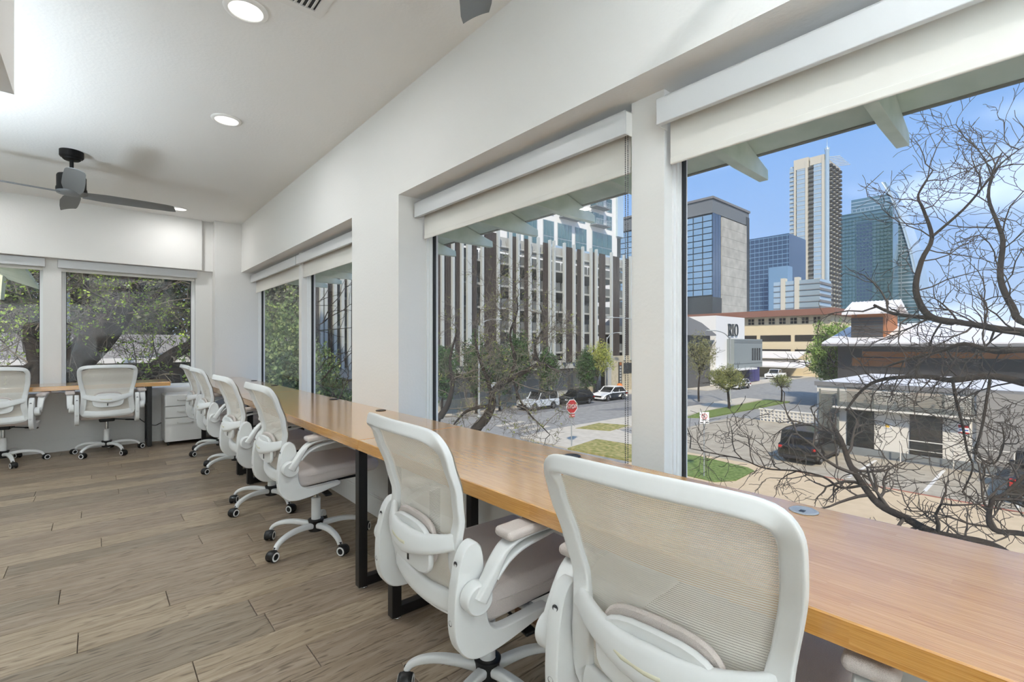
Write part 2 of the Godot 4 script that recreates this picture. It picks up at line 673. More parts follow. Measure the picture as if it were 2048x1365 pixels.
func make_floor() -> void:
	var base := MB.new()
	base.span(Vector3(LEFT, -0.25, FAR - 0.1), Vector3(WALL + 0.1, -0.012, BACK))
	var fl := struct("floor", base, M.floor_under)
	var r := rng(4)
	var pw := 0.1735
	var pl := 1.22
	var known := {-1: -0.058, 1: 0.558, -2: 0.25, 2: 0.27, -4: -0.133, -3: 0.645, -9: 0.443, -12: -0.082, -7: -0.359}
	var full := []
	for k in 12:
		var mb := MB.new()
		mb.wood(Vector3.ZERO, Vector3(pl - 0.0026, 0.012, pw - 0.0026), 0, Vector2(r.randf() * 2.4, (k % 10) * 0.172 + r.randf() * 0.05), 0.0014)
		full.append(mb)
	var made := {}
	for k in range(-28, 30):
		var z0 := -2.484 + pw * k
		var z1 := minf(z0 + pw, BACK)
		z0 = maxf(z0, FAR)
		if z1 - z0 < 0.01:
			continue
		var x: float = known.get(k, r.randf_range(-0.6, 0.6))
		while x > LEFT:
			x -= pl
		while x < WALL - 0.001:
			var xa := maxf(x, LEFT)
			var xb := minf(x + pl, WALL)
			x += pl
			if xb - xa < 0.02:
				continue
			var kind := r.randi() % 12
			var tone := r.randi() % 3
			if xb - xa > pl - 0.001 and z1 - z0 > pw - 0.001:
				var key := "%d_%d" % [kind, tone]
				if not made.has(key):
					made[key] = full[kind].mesh(M["floor_oak_%d" % tone])
				put("plank", made[key], fl, Vector3((xa + xb) / 2, -0.006, (z0 + z1) / 2))
			else:
				var mb := MB.new()
				mb.wood(Vector3.ZERO, Vector3(xb - xa - 0.0026, 0.012, z1 - z0 - 0.0026), 0, Vector2(r.randf() * 2.4, (kind % 10) * 0.172), 0.0014)
				put("plank", mb.mesh(M["floor_oak_%d" % tone]), fl, Vector3((xa + xb) / 2, -0.006, (z0 + z1) / 2))

func make_shell() -> void:
	var w := MB.new()
	# window wall: low wall, bulkhead, pillar, narrow posts, solid end behind the camera
	w.span(Vector3(WALL, -0.25, FAR - 0.45), Vector3(2.02, 0.535, BACK))
	w.span(Vector3(WALL, BULK, FAR - 0.45), Vector3(1.86, CEIL + 0.25, BACK))
	w.span(Vector3(WALL, 0.535, -3.541), Vector3(1.755, BULK, -2.798))
	for z in [[-1.127, -0.9815], [-5.299, -5.213]]:
		w.span(Vector3(1.615, 0.535, z[0]), Vector3(1.755, BULK, z[1]))
	w.span(Vector3(WALL, 0.535, 0.74), Vector3(1.755, BULK, BACK))
	struct("wall_right", w, M.wall_paint)
	# far end: corner block, low wall, header, posts
	var f := MB.new()
	f.span(Vector3(1.16, 0.0, FAR - 0.45), Vector3(1.755, CEIL + 0.1, -7.235))
	f.span(Vector3(LEFT, -0.25, FAR - 0.42), Vector3(1.3, 0.63, FAR))
	f.span(Vector3(LEFT, BULK - 0.004, FAR - 0.42), Vector3(1.03, CEIL + 0.1, FAR - 0.03))
	f.span(Vector3(1.03, BULK - 0.004, FAR - 0.42), Vector3(1.2, CEIL + 0.1, FAR - 0.09))
	f.span(Vector3(0.975, 0.63, FAR - 0.335), Vector3(1.2, BULK, FAR - 0.16))
	f.span(Vector3(-0.455, 0.63, FAR - 0.335), Vector3(-0.305, BULK, FAR - 0.16))
	f.span(Vector3(LEFT, 0.63, FAR - 0.42), Vector3(-1.95, BULK, FAR - 0.16))
	struct("wall_far", f, M.wall_paint)
	var l := MB.new()
	l.span(Vector3(LEFT - 0.2, -0.25, FAR - 0.42), Vector3(LEFT, CEIL + 0.25, BACK))
	struct("wall_left", l, M.wall_paint)
	var b := MB.new()
	b.span(Vector3(LEFT - 0.2, -0.25, BACK), Vector3(2.02, CEIL + 0.25, BACK + 0.2))
	struct("wall_back", b, M.wall_paint)
	var c := MB.new()
	c.span(Vector3(LEFT - 0.2, CEIL, FAR - 0.42), Vector3(WALL + 0.02, CEIL + 0.3, BACK + 0.2))
	# a rounded cove where the ceiling meets the bulkhead
	struct("ceiling", c, M.ceiling_paint)
	var s := MB.new()
	s.span(Vector3(LEFT, BULK, -2.65), Vector3(-0.241, CEIL, BACK))
	struct("ceiling_soffit", s, M.wall_paint)
	# sills, baseboards, apron
	var t := MB.new()
	t.span(Vector3(LEFT, 0.63, FAR - 0.40), Vector3(1.16, 0.648, FAR + 0.012))
	struct("trim_1", t, M.trim_paint)
	var t2 := MB.new()
	t2.span(Vector3(LEFT, 0.525, FAR), Vector3(1.16, 0.63, FAR + 0.012))
	struct("trim_2", t2, M.wall_paint)
	var t3 := MB.new()
	t3.span(Vector3(WALL - 0.004, 0.535, -7.235), Vector3(1.77, 0.553, -3.541))
	t3.span(Vector3(WALL - 0.004, 0.535, -2.798), Vector3(1.77, 0.553, 0.74))
	struct("trim_3", t3, M.trim_paint)
	var bb := MB.new()
	for q in [[Vector3(WALL - 0.014, 0.0, -7.235), Vector3(WALL, 0.13, BACK)]]:
		bb.span(q[0], q[1])
		bb.span(Vector3(q[0].x + 0.004, 0.13, q[0].z), Vector3(WALL, 0.14, BACK))
	struct("baseboard_right", bb, M.trim_paint)
	var bf := MB.new()
	bf.span(Vector3(LEFT, 0.0, FAR), Vector3(WALL - 0.014, 0.125, FAR + 0.014))
	bf.span(Vector3(LEFT, 0.125, FAR), Vector3(WALL - 0.014, 0.135, FAR + 0.009))
	struct("baseboard_far", bf, M.wall_paint)
	# outer shell of the building under the room and the roof above it
	var o := MB.new()
	o.span(Vector3(LEFT - 0.2, GY, FAR - 0.42), Vector3(2.0, -0.25, BACK + 0.2))
	struct("wall_below", o, M.stucco)
	window(1, "x", -7.235, -5.299)
	window(2, "x", -5.213, -3.541)
	window(3, "x", -2.798, -1.127)
	window(4, "x", -0.9815, 0.74)
	window(5, "z", -0.305, 0.975)
	window(6, "z", -1.95, -0.455)

func at_window(plane: String, g: float, a: float, y: float, d: float) -> Vector3:
	return Vector3(g + d, y, a) if plane == "x" else Vector3(a, y, -(g + d))

func window_size(plane: String, a: float, y: float, d: float) -> Vector3:
	return Vector3(d, y, a) if plane == "x" else Vector3(a, y, d)

func window(num: int, plane: String, a0: float, a1: float) -> void:
	var y0 := 0.553 if plane == "x" else 0.648
	var y1 := BULK
	var root := Node3D.new()
	root.name = "window_%d" % num
	root.set_meta("kind", "structure")
	add_child(root)
	var g := GLASS if plane == "x" else -(FAR - 0.30)
	var fr := MB.new()
	var fw := 0.007 if plane == "x" else 0.022
	for q in [[0.0, fw, -0.05, 0.03], [fw, fw + 0.006, -0.034, 0.03], [fw + 0.006, fw + 0.012, -0.018, 0.03]]:
		# stepped vinyl profile, each step all the way round
		fr.span(at_window(plane, g, a0 + q[0], y0 + q[0], q[2]), at_window(plane, g, a0 + q[1], y1 - q[0], q[3]))
		fr.span(at_window(plane, g, a1 - q[1], y0 + q[0], q[2]), at_window(plane, g, a1 - q[0], y1 - q[0], q[3]))
		fr.span(at_window(plane, g, a0 + q[0], y0 + q[0], q[2]), at_window(plane, g, a1 - q[0], y0 + q[1], q[3]))
		fr.span(at_window(plane, g, a0 + q[0], y1 - q[1], q[2]), at_window(plane, g, a1 - q[0], y1 - q[0], q[3]))
	obj("window_frame", fr, M.vinyl, root)
	var e := fw + 0.012
	var ga := MB.new()
	for q in [[a0 + e, y0 + e, a0 + e + 0.006, y1 - e], [a1 - e - 0.006, y0 + e, a1 - e, y1 - e], [a0 + e, y0 + e, a1 - e, y0 + e + 0.007], [a0 + e, y1 - e - 0.007, a1 - e, y1 - e]]:
		ga.span(at_window(plane, g, q[0], q[1], -0.012), at_window(plane, g, q[2], q[3], 0.012))
	obj("gasket", ga, M.gasket, root)
	var p := MB.new()
	p.span(at_window(plane, g, a0 + e, y0 + e, -0.003), at_window(plane, g, a1 - e, y1 - e, 0.003))
	obj("pane", p, M.glass, root)

func roller_blind(label: String, plane: String, a0: float, a1: float, front: float, ytop: float, drop: float, chain_at := NAN, group := "roller blinds over the street windows") -> void:
	# front: where the valance face stands (x, or -z); the cloth hangs behind it
	var mid := (a0 + a1) / 2
	var o := thing("roller_blind", label, "roller blind", Vector3(front, ytop, mid) if plane == "x" else Vector3(mid, ytop, -front), 0.0, group)
	var half := (a1 - a0) / 2
	var vl := MB.new()
	vl.rbox(at_window(plane, 0.0, 0, -0.0475, 0.004), window_size(plane, half * 2, 0.095, 0.008), 0.003, 2)
	vl.rbox(at_window(plane, 0.0, 0, -0.003, 0.035), window_size(plane, half * 2, 0.006, 0.07), 0.002, 2)
	vl.rbox(at_window(plane, 0.0, 0, -0.092, 0.012), window_size(plane, half * 2, 0.006, 0.02), 0.002, 2)
	obj("valance", vl, M.valance_metal, o)
	for s in [-1.0, 1.0]:
		var e := MB.new()
		e.rbox(at_window(plane, 0.0, s * (half - 0.002), -0.0475, 0.037), window_size(plane, 0.004, 0.095, 0.07), 0.0015, 1)
		var en := obj("end_bracket", e, M.trim_paint, o)
		var sc := MB.new()
		sc.lathe(PackedVector2Array([Vector2(0, 0.0), Vector2(0.004, 0.0), Vector2(0.004, 0.002), Vector2(0, 0.003)]), at_window(plane, 0.0, s * (half - 0.0), -0.02, 0.05), 8, Basis(Vector3.RIGHT, PI / 2) if plane == "x" else Basis(Vector3.BACK, PI / 2))
		obj("screw", sc, M.gasket, en)
	var rl := MB.new()
	rl.lathe(PackedVector2Array([Vector2(0, -half + 0.01), Vector2(0.022, -half + 0.01), Vector2(0.022, -half + 0.01), Vector2(0.022, half - 0.01), Vector2(0.022, half - 0.01), Vector2(0, half - 0.01)]), at_window(plane, 0.0, 0, -0.045, 0.045), 20, Basis(Vector3.RIGHT, PI / 2) if plane == "x" else Basis(Vector3.BACK, PI / 2))
	obj("roller", rl, M.blind_fabric, o)
	var cl := MB.new()
	cl.box(at_window(plane, 0.0, 0, (-0.05 - drop) / 2, 0.0665), window_size(plane, half * 2 - 0.04, drop - 0.05, 0.0012))
	obj("blind_cloth", cl, M.blind_fabric, o)
	var hb := MB.new()
	hb.rbox(at_window(plane, 0.0, 0, -drop - 0.012, 0.0665), window_size(plane, half * 2 - 0.04, 0.028, 0.011), 0.005, 3)
	obj("hem_bar", hb, M.blind_fabric, o)
	if not is_nan(chain_at):
		var ch := MB.new()
		var z := chain_at - mid
		for off in [0.0, 0.012]:
			var y := -0.06
			while y > -1.42:
				ch.box(at_window(plane, 0.0, z + off, y, 0.035), window_size(plane, 0.004, 0.0042, 0.004), Basis(Vector3.UP, 0.6))
				y -= 0.0075
		stuff(obj("bead_chain", ch, M.chain, o))
		var wt := MB.new()
		wt.rbox(at_window(plane, 0.0, z + 0.006, -1.45, 0.035), window_size(plane, 0.022, 0.07, 0.014), 0.006, 2)
		obj("chain_weight", wt, M.chain, o)

func make_blinds() -> void:
	roller_blind("white roller blind with grey fascia at the far end of the window wall", "x", -7.21, -5.27, 1.57, 2.118, 0.205)
	roller_blind("white roller blind between the wide pillar and the narrow far post", "x", -5.245, -3.55, 1.57, 2.118, 0.205)
	roller_blind("white roller blind with bead chain, right of the wide pillar", "x", -2.785, -1.125, 1.57, 2.115, 0.205, -1.15)
	roller_blind("large white roller blind over the window with the skyline view", "x", -0.975, 0.72, 1.548, 2.09, 0.205)
	roller_blind("white blind cassette over the far window behind the filing cabinet", "z", -0.335, 0.985, -(FAR - 0.10), 2.146, 0.105, NAN, "blind cassettes on the far wall")
	roller_blind("white blind cassette over the far window with the eave outside", "z", -1.95, -0.435, -(FAR - 0.10), 2.146, 0.105, NAN, "blind cassettes on the far wall")

# ---------------------------------------------------------------- desks and cabinet

func leg_frame(parent: Node, x0: float, x1: float, z: float) -> void:
	# a closed rectangle of square black tube standing across the desk (local axes: x deep, z long)
	var t := 0.044
	var mb := MB.new()
	var top := DESK - 0.046
	mb.rbox(Vector3(x0 + t / 2, (top + 0.012) / 2, z), Vector3(t, top - 0.012, t), 0.003, 1)
	mb.rbox(Vector3(x1 - t / 2, (top + 0.012) / 2, z), Vector3(t, top - 0.012, t), 0.003, 1)
	mb.rbox(Vector3((x0 + x1) / 2, 0.012 + t / 2, z), Vector3(x1 - x0 - t * 1.9, t, t - 0.001), 0.003, 1)
	mb.rbox(Vector3((x0 + x1) / 2, top - t / 2, z), Vector3(x1 - x0 - t * 1.9, t, t - 0.001), 0.003, 1)
	var o := obj("leg_frame", mb, M.black_steel, parent)
	for x in [x0 + 0.035, x1 - 0.035]:
		var ft := MB.new()
		ft.lathe(PackedVector2Array([Vector2(0, 0), Vector2(0.017, 0), Vector2(0.019, 0.003), Vector2(0.019, 0.006), Vector2(0.012, 0.013)]), Vector3(x, 0, z), 14)
		obj("levelling_foot", ft, M.chrome, o)

func desk(label: String, at: Vector3, turn: float, length: float, legs: Array, grommets: Array, group: String, uvo: Vector2) -> void:
	# local: front edge at x = 0, back at x = 0.565, long from z = 0 to z = length
	var o := thing("window_desk", label, "desk", at, turn, group)
	var mb := MB.new()
	mb.wood(Vector3(0.2825, DESK - 0.0225, length / 2), Vector3(0.565, 0.045, length - 0.003), 2, uvo, 0.0025)
	obj("desktop", mb, M.pine, o)
	for z in legs:
		leg_frame(o, 0.055, 0.515 if turn == 0.0 else 0.435, z)
	for g in grommets:
		var gr := MB.new()
		gr.lathe(PackedVector2Array([Vector2(0.030, 0.0005), Vector2(0.034, 0.0), Vector2(0.034, 0.002), Vector2(0.031, 0.004), Vector2(0.024, 0.004), Vector2(0.023, 0.002)]), Vector3(g[0], DESK, g[1]), 24)
		var go := obj("grommet", gr, M.grommet_grey if g[2] else M.grommet_black, o)
		var cap := MB.new()
		cap.lathe(PackedVector2Array([Vector2(0, 0.0015), Vector2(0.0245, 0.0015), Vector2(0.0245, 0.003), Vector2(0, 0.0032)]), Vector3(g[0], DESK, g[1]), 24)
		obj("cap", cap, M.grommet_grey if g[2] else M.grommet_black, go)
		var sl := MB.new()
		sl.rbox(Vector3(g[0] - 0.011, DESK + 0.0032, g[1]), Vector3(0.018, 0.0012, 0.013), 0.0005, 1)
		obj("cable_slot", sl, M.grommet_black, go)

func make_desks() -> void:
	desk("long pine desk top under the skyline window, nearest the two large chairs", Vector3(0.897, 0, -2.1), 0.0, 2.62, [0.205, 2.42], [[0.503, 0.848, false], [0.501, 1.658, true]], "pine desks along the window wall", Vector2(0.1, 0.2))
	desk("long pine desk top running past the wide pillar", Vector3(0.897, 0, -4.69), 0.0, 2.59, [0.19, 2.45], [[0.515, 1.748, false], [0.52, 0.909, false]], "pine desks along the window wall", Vector2(0.9, 0.55))
	desk("long pine desk top ending at the white corner wall", Vector3(0.897, 0, -7.23), 0.0, 2.54, [0.42, 2.35], [[0.52, 1.774, false], [0.52, 0.906, false]], "pine desks along the window wall", Vector2(1.6, 0.0))
	desk("pine desk under the far window, beside the white filing cabinet", Vector3(-1.85, 0, -6.83), PI / 2, 2.5, [0.2, 2.307], [], "pine desk at the far window", Vector2(0.4, 0.8))

func make_cabinet() -> void:
	var o := thing("filing_cabinet", "white three-drawer filing cabinet under the far window", "cabinet", Vector3(0.79, 0, -7.04))
	var x := 0.195
	var zf := 0.205
	var b := MB.new()
	b.rbox(Vector3(0, 0.316, -0.024), Vector3(x * 2, 0.555, 0.368), 0.014, 3)
	obj("body", b, M.cabinet_white, o)
	for d in [[0.463, 0.590], [0.326, 0.457], [0.045, 0.320]]:
		var m := MB.new()
		m.rbox(Vector3(0, (d[0] + d[1]) / 2, zf - 0.021), Vector3(x * 2 - 0.004, d[1] - d[0], 0.042), 0.006, 2)
		var dr := obj("drawer", m, M.cabinet_white, o)
		var h := MB.new()
		var hy: float = d[1] - 0.058
		h.sweep(ease_path([Vector3(-0.072, hy, zf), Vector3(-0.068, hy, zf + 0.016), Vector3(-0.05, hy, zf + 0.022), Vector3(0.05, hy, zf + 0.022), Vector3(0.068, hy, zf + 0.016), Vector3(0.072, hy, zf)], 3), round_prof(8), [Vector2(0.004, 0.006)], Vector3.UP)
		obj("handle", h, M.cabinet_white, dr)
	for c in [[-0.16, 0.16], [0.16, 0.16], [-0.16, -0.16], [0.16, -0.16]]:
		var w := MB.new()
		w.lathe(PackedVector2Array([Vector2(0, -0.01), Vector2(0.019, -0.01), Vector2(0.019, -0.01), Vector2(0.019, 0.01), Vector2(0.019, 0.01), Vector2(0, 0.01)]), Vector3(c[0], 0.019, c[1]), 14, Basis(Vector3.BACK, PI / 2))
		w.box(Vector3(c[0], 0.032, c[1]), Vector3(0.012, 0.02, 0.03))
		obj("caster", w, M.black_plastic, o)
	# cable on the low wall behind the desk legs
	var cb := MB.new()
	cb.tube(ease_path([Vector3(0.30, 0.60, -7.26), Vector3(0.33, 0.46, -7.25), Vector3(0.37, 0.32, -7.24), Vector3(0.45, 0.235, -7.25), Vector3(0.53, 0.20, -7.255), Vector3(0.575, 0.215, -7.25), Vector3(0.64, 0.25, -7.26)], 5), [0.0045], 6)
	tag(obj("power_cable", cb, M.black_plastic), "black power cable drooping behind the far desk leg", "cable")
	var st := MB.new()
	st.wood(Vector3(1.425, 0.011, -1.28), Vector3(0.05, 0.022, 0.62), 2, Vector2(0.3, 0.4), 0.003)
	tag(obj("floor_strip", st, M.strip_wood), "loose brown wooden strip lying along the baseboard under the desk", "wood strip")

# ---------------------------------------------------------------- fans and air vent

func fan(label: String, at: Vector3, turn: float, drop: float) -> void:
	var o := thing("ceiling_fan", label, "ceiling fan", at, turn)
	var c := MB.new()
	c.lathe(PackedVector2Array([Vector2(0, -0.075), Vector2(0.05, -0.075), Vector2(0.058, -0.068), Vector2(0.058, -0.058), Vector2(0.072, -0.055), Vector2(0.078, -0.045), Vector2(0.078, 0.0)]), Vector3.ZERO, 36)
	obj("canopy", c, M.fan_body, o)
	var rd := MB.new()
	rd.tube([Vector3(0, -0.06, 0), Vector3(0, -drop + 0.2, 0)], [0.0135], 14)
	obj("downrod", rd, M.fan_body, o)
	var m := MB.new()
	m.lathe(PackedVector2Array([Vector2(0, -drop + 0.02), Vector2(0.098, -drop + 0.02), Vector2(0.098, -drop + 0.02), Vector2(0.100, -drop + 0.035), Vector2(0.100, -drop + 0.035), Vector2(0.098, -drop + 0.05), Vector2(0.094, -drop + 0.05), Vector2(0.094, -drop + 0.05), Vector2(0.094, -drop + 0.145), Vector2(0.088, -drop + 0.157), Vector2(0.05, -drop + 0.16), Vector2(0.042, -drop + 0.165), Vector2(0.040, -drop + 0.185), Vector2(0.022, -drop + 0.20), Vector2(0.0, -drop + 0.205)]), Vector3.ZERO, 40)
	obj("motor_housing", m, M.fan_body, o)
	var hb := MB.new()
	hb.lathe(PackedVector2Array([Vector2(0, -drop - 0.008), Vector2(0.05, -drop - 0.007), Vector2(0.095, -drop + 0.004), Vector2(0.10, -drop + 0.018), Vector2(0.10, -drop + 0.018), Vector2(0, -drop + 0.02)]), Vector3.ZERO, 40)
	obj("hub_plate", hb, M.fan_blade, o)
	for k in 4:
		var a := PI / 2 * k
		var b := MB.new()
		var rows := []
		var rows2 := []
		for i in 15:
			var f := i / 14.0
			var r := lerpf(0.07, 0.71, f)
			var half := curve([[0.0, 0.052], [0.25, 0.068], [0.6, 0.066], [0.93, 0.058], [1.0, 0.050]], f)
			var row := PackedVector3Array()
			var row2 := PackedVector3Array()
			for j in 9:
				var s := j / 4.0 - 1.0
				var rr := r - (0.018 * s if f > 0.9 else 0.0)
				var p := Vector3(rr, -drop + 0.012 + s * half * 0.26 - s * s * 0.006 + f * 0.012, s * half)
				row.append(p)
				row2.append(p + Vector3(0, 0.006 * (1.0 - s * s * 0.8), 0))
			rows.append(row)
			rows2.append(row2)
		b.grid(rows, false, 1)
		b.grid(rows2, false, -1)
		for i in 14:
			b.quad(rows[i][0], rows[i + 1][0], rows2[i + 1][0], rows2[i][0])
			b.quad(rows[i + 1][8], rows[i][8], rows2[i][8], rows2[i + 1][8])
		for j in 8:
			b.quad(rows[14][j], rows[14][j + 1], rows2[14][j + 1], rows2[14][j])
		var bo := obj("blade", b, M.fan_blade, o)
		bo.rotation.y = a

func make_fans() -> void:
	fan("black four-blade ceiling fan near the far wall", Vector3(-0.16, CEIL, -5.417), 0.06, 0.36)
	fan("ceiling fan over the chairs by the skyline window, only a blade tip showing", Vector3(0.69, CEIL, -0.92), 0.935, 0.36)
	var v := thing("air_register", "white slatted air vent in the ceiling beside the nearest downlight", "air vent", Vector3(0.675, CEIL, -2.24), 0.0)
	var fr := MB.new()
	for q in [[-0.155, -0.155, -0.115, 0.155], [0.115, -0.155, 0.155, 0.155], [-0.115, -0.155, 0.115, -0.115], [-0.115, 0.115, 0.115, 0.155]]:
		fr.span(Vector3(q[0], -0.009, q[1]), Vector3(q[2], 0.0, q[3]))
	obj("frame", fr, M.register_white, v)
	var bk := MB.new()
	bk.span(Vector3(-0.115, -0.002, -0.115), Vector3(0.115, -0.001, 0.115))
	obj("backing", bk, M.register_dark, v)
	for k in 9:
		var s := MB.new()
		s.box(Vector3(-0.1 + k * 0.025, -0.006, 0), Vector3(0.015, 0.0025, 0.228), Basis(Vector3.BACK, 0.55))
		obj("slat", s, M.register_white, v)

# ---------------------------------------------------------------- the mesh office chair (faces -z; back at +z)

const BACKZ := [[0.40, 0.232], [0.50, 0.252], [0.58, 0.266], [0.64, 0.266], [0.70, 0.262], [0.78, 0.283], [0.88, 0.322], [0.965, 0.362]]
const HALF := [[0.44, 0.205], [0.50, 0.212], [0.56, 0.205], [0.62, 0.198], [0.70, 0.206], [0.78, 0.218], [0.86, 0.227], [0.93, 0.231]]

func back_at(x: float, y: float, off := 0.0) -> Vector3:
	return Vector3(x, y, curve(BACKZ, y) - 0.032 * pow(x / 0.22, 2.0) + off)

func chair_back(o: Node3D) -> void:
	# outer frame: a closed loop on the curved back surface
	var pts := []
	for q in [[0.0, 0.957], [0.09, 0.956], [0.165, 0.952], [0.205, 0.943], [0.222, 0.922], [0.226, 0.89], [0.222, 0.83], [0.213, 0.77], [0.201, 0.71], [0.192, 0.655], [0.190, 0.60], [0.198, 0.54], [0.203, 0.495], [0.192, 0.462], [0.14, 0.449], [0.07, 0.446]]:
		pts.append(Vector2(q[0], q[1]))
	var loop := []
	for q in pts:
		loop.append(q)
	loop.append(Vector2(0, 0.446))
	for i in range(pts.size() - 1, 0, -1):
		loop.append(Vector2(-pts[i].x, pts[i].y))
	var path := []
	var sc := []
	var m := loop.size()
	for i in m:
		for k in 3:
			var f := k / 3.0
			var p0: Vector2 = loop[(i - 1 + m) % m]
			var p1: Vector2 = loop[i]
			var p2: Vector2 = loop[(i + 1) % m]
			var p3: Vector2 = loop[(i + 2) % m]
			var q := 0.5 * (2.0 * p1 + (p2 - p0) * f + (2.0 * p0 - 5.0 * p1 + 4.0 * p2 - p3) * f * f + (3.0 * p1 - p0 - 3.0 * p2 + p3) * f * f * f)
			path.append(back_at(q.x, q.y))
			var wide := 0.0185 if q.y > 0.70 else lerpf(0.0185, 0.025, clampf((0.70 - q.y) / 0.1, 0, 1))
			sc.append(Vector2(wide, 0.0115))
	var fr := MB.new()
	fr.sweep(path, round_prof(20, 5.0), sc, Vector3(0, 0.28, 1).normalized(), true)
	# the lower cross rail
	var low := []
	for i in 9:
		var x := (i / 4.0 - 1.0) * 0.19
		low.append(back_at(x, 0.470 - 0.012 * (1.0 - pow(x / 0.19, 2.0)), 0.006))
	fr.sweep(low, round_prof(12, 3.0), [Vector2(0.030, 0.012)], Vector3(0, 0.1, 1).normalized())
	obj("back_frame", fr, M.white_plastic, o)
	# rim of cloth that shows as a thin darker line round the front of the frame
	var rim := MB.new()
	var rp := []
	for p in path:
		rp.append(p + Vector3(p.x * 0.022, (p.y - 0.7) * 0.018, -0.014))
	rp.append(rp[0])
	rim.tube(rp, [0.0042], 6, false)
	obj("cloth_rim", rim, M.mesh_edge, o)
	# mesh: fine horizontal threads stretched in the frame
	var th := MB.new()
	var y := 0.455
	while y < 0.945:
		var hw := curve(HALF, y)
		if y > 0.915:
			hw = lerpf(0.20, 0.12, (y - 0.915) / 0.03)
		var row := PackedVector3Array()
		var row2 := PackedVector3Array()
		for j in 13:
			var x := (j / 6.0 - 1.0) * hw
			row.append(back_at(x, y, -0.010))
			row2.append(back_at(x, y + 0.0037, -0.010))
		th.grid([row, row2], false, -1)
		y += 0.0044
	stuff(obj("back_mesh", th, M.mesh_thread, o))
	# lumbar cross bar with its bulging middle, the sliding plate behind it and the pad in front
	var bar := []
	var bs := []
	for i in 17:
		var f := i / 8.0 - 1.0
		var x := f * 0.195
		bar.append(back_at(x, 0.648 - 0.034 * (1.0 - f * f), 0.006 + 0.032 * (1.0 - f * f)))
		bs.append(Vector2(0.023 + 0.016 * pow(1.0 - absf(f), 1.2), 0.011 + 0.004 * (1.0 - f * f)))
	var lb := MB.new()
	lb.sweep(bar, round_prof(14, 2.6), bs, Vector3(0, 0.15, 1).normalized())
	var lbo := obj("lumbar_bar", lb, M.white_plastic, o)
	var sl := MB.new()
	sl.sweep([back_at(-0.105, 0.624, 0.039), back_at(-0.05, 0.614, 0.050), back_at(0.0, 0.610, 0.052), back_at(0.03, 0.611, 0.052)], round_prof(8, 2.2), [Vector2(0.0045, 0.003)], Vector3(0, 0.1, 1).normalized())
	obj("slot", sl, M.slot_yellow, lbo)
	var poly := PackedVector2Array()
	for i in 28:
		var a := TAU * i / 28
		var c := cos(a)
		var s := sin(a)
		poly.append(Vector2(signf(c) * pow(absf(c), 0.62) * 0.128, signf(s) * pow(absf(s), 0.7) * (0.062 if s < 0 else 0.085)))
	var pl := MB.new()
	pl.prism(poly, Transform3D(Basis(Vector3.RIGHT, 0.02), Vector3(0, 0.588, 0.273)), 0.016, 0.004)
	var plo := obj("lumbar_plate", pl, M.white_plastic, o)
	var bslot := MB.new()
	bslot.box(Vector3(-0.005, 0.556, 0.2895), Vector3(0.007, 0.026, 0.003))
	obj("adjuster_slot", bslot, M.black_plastic, plo)
	var pad := MB.new()
	var wide := PackedVector2Array()
	for q in poly:
		wide.append(q * Vector2(0.98, 0.95))
	pad.prism(wide, Transform3D(Basis(Vector3.RIGHT, 0.02), Vector3(0, 0.608, 0.2565)), 0.014, 0.005)
	obj("lumbar_pad", pad, M.seat_fabric, o)

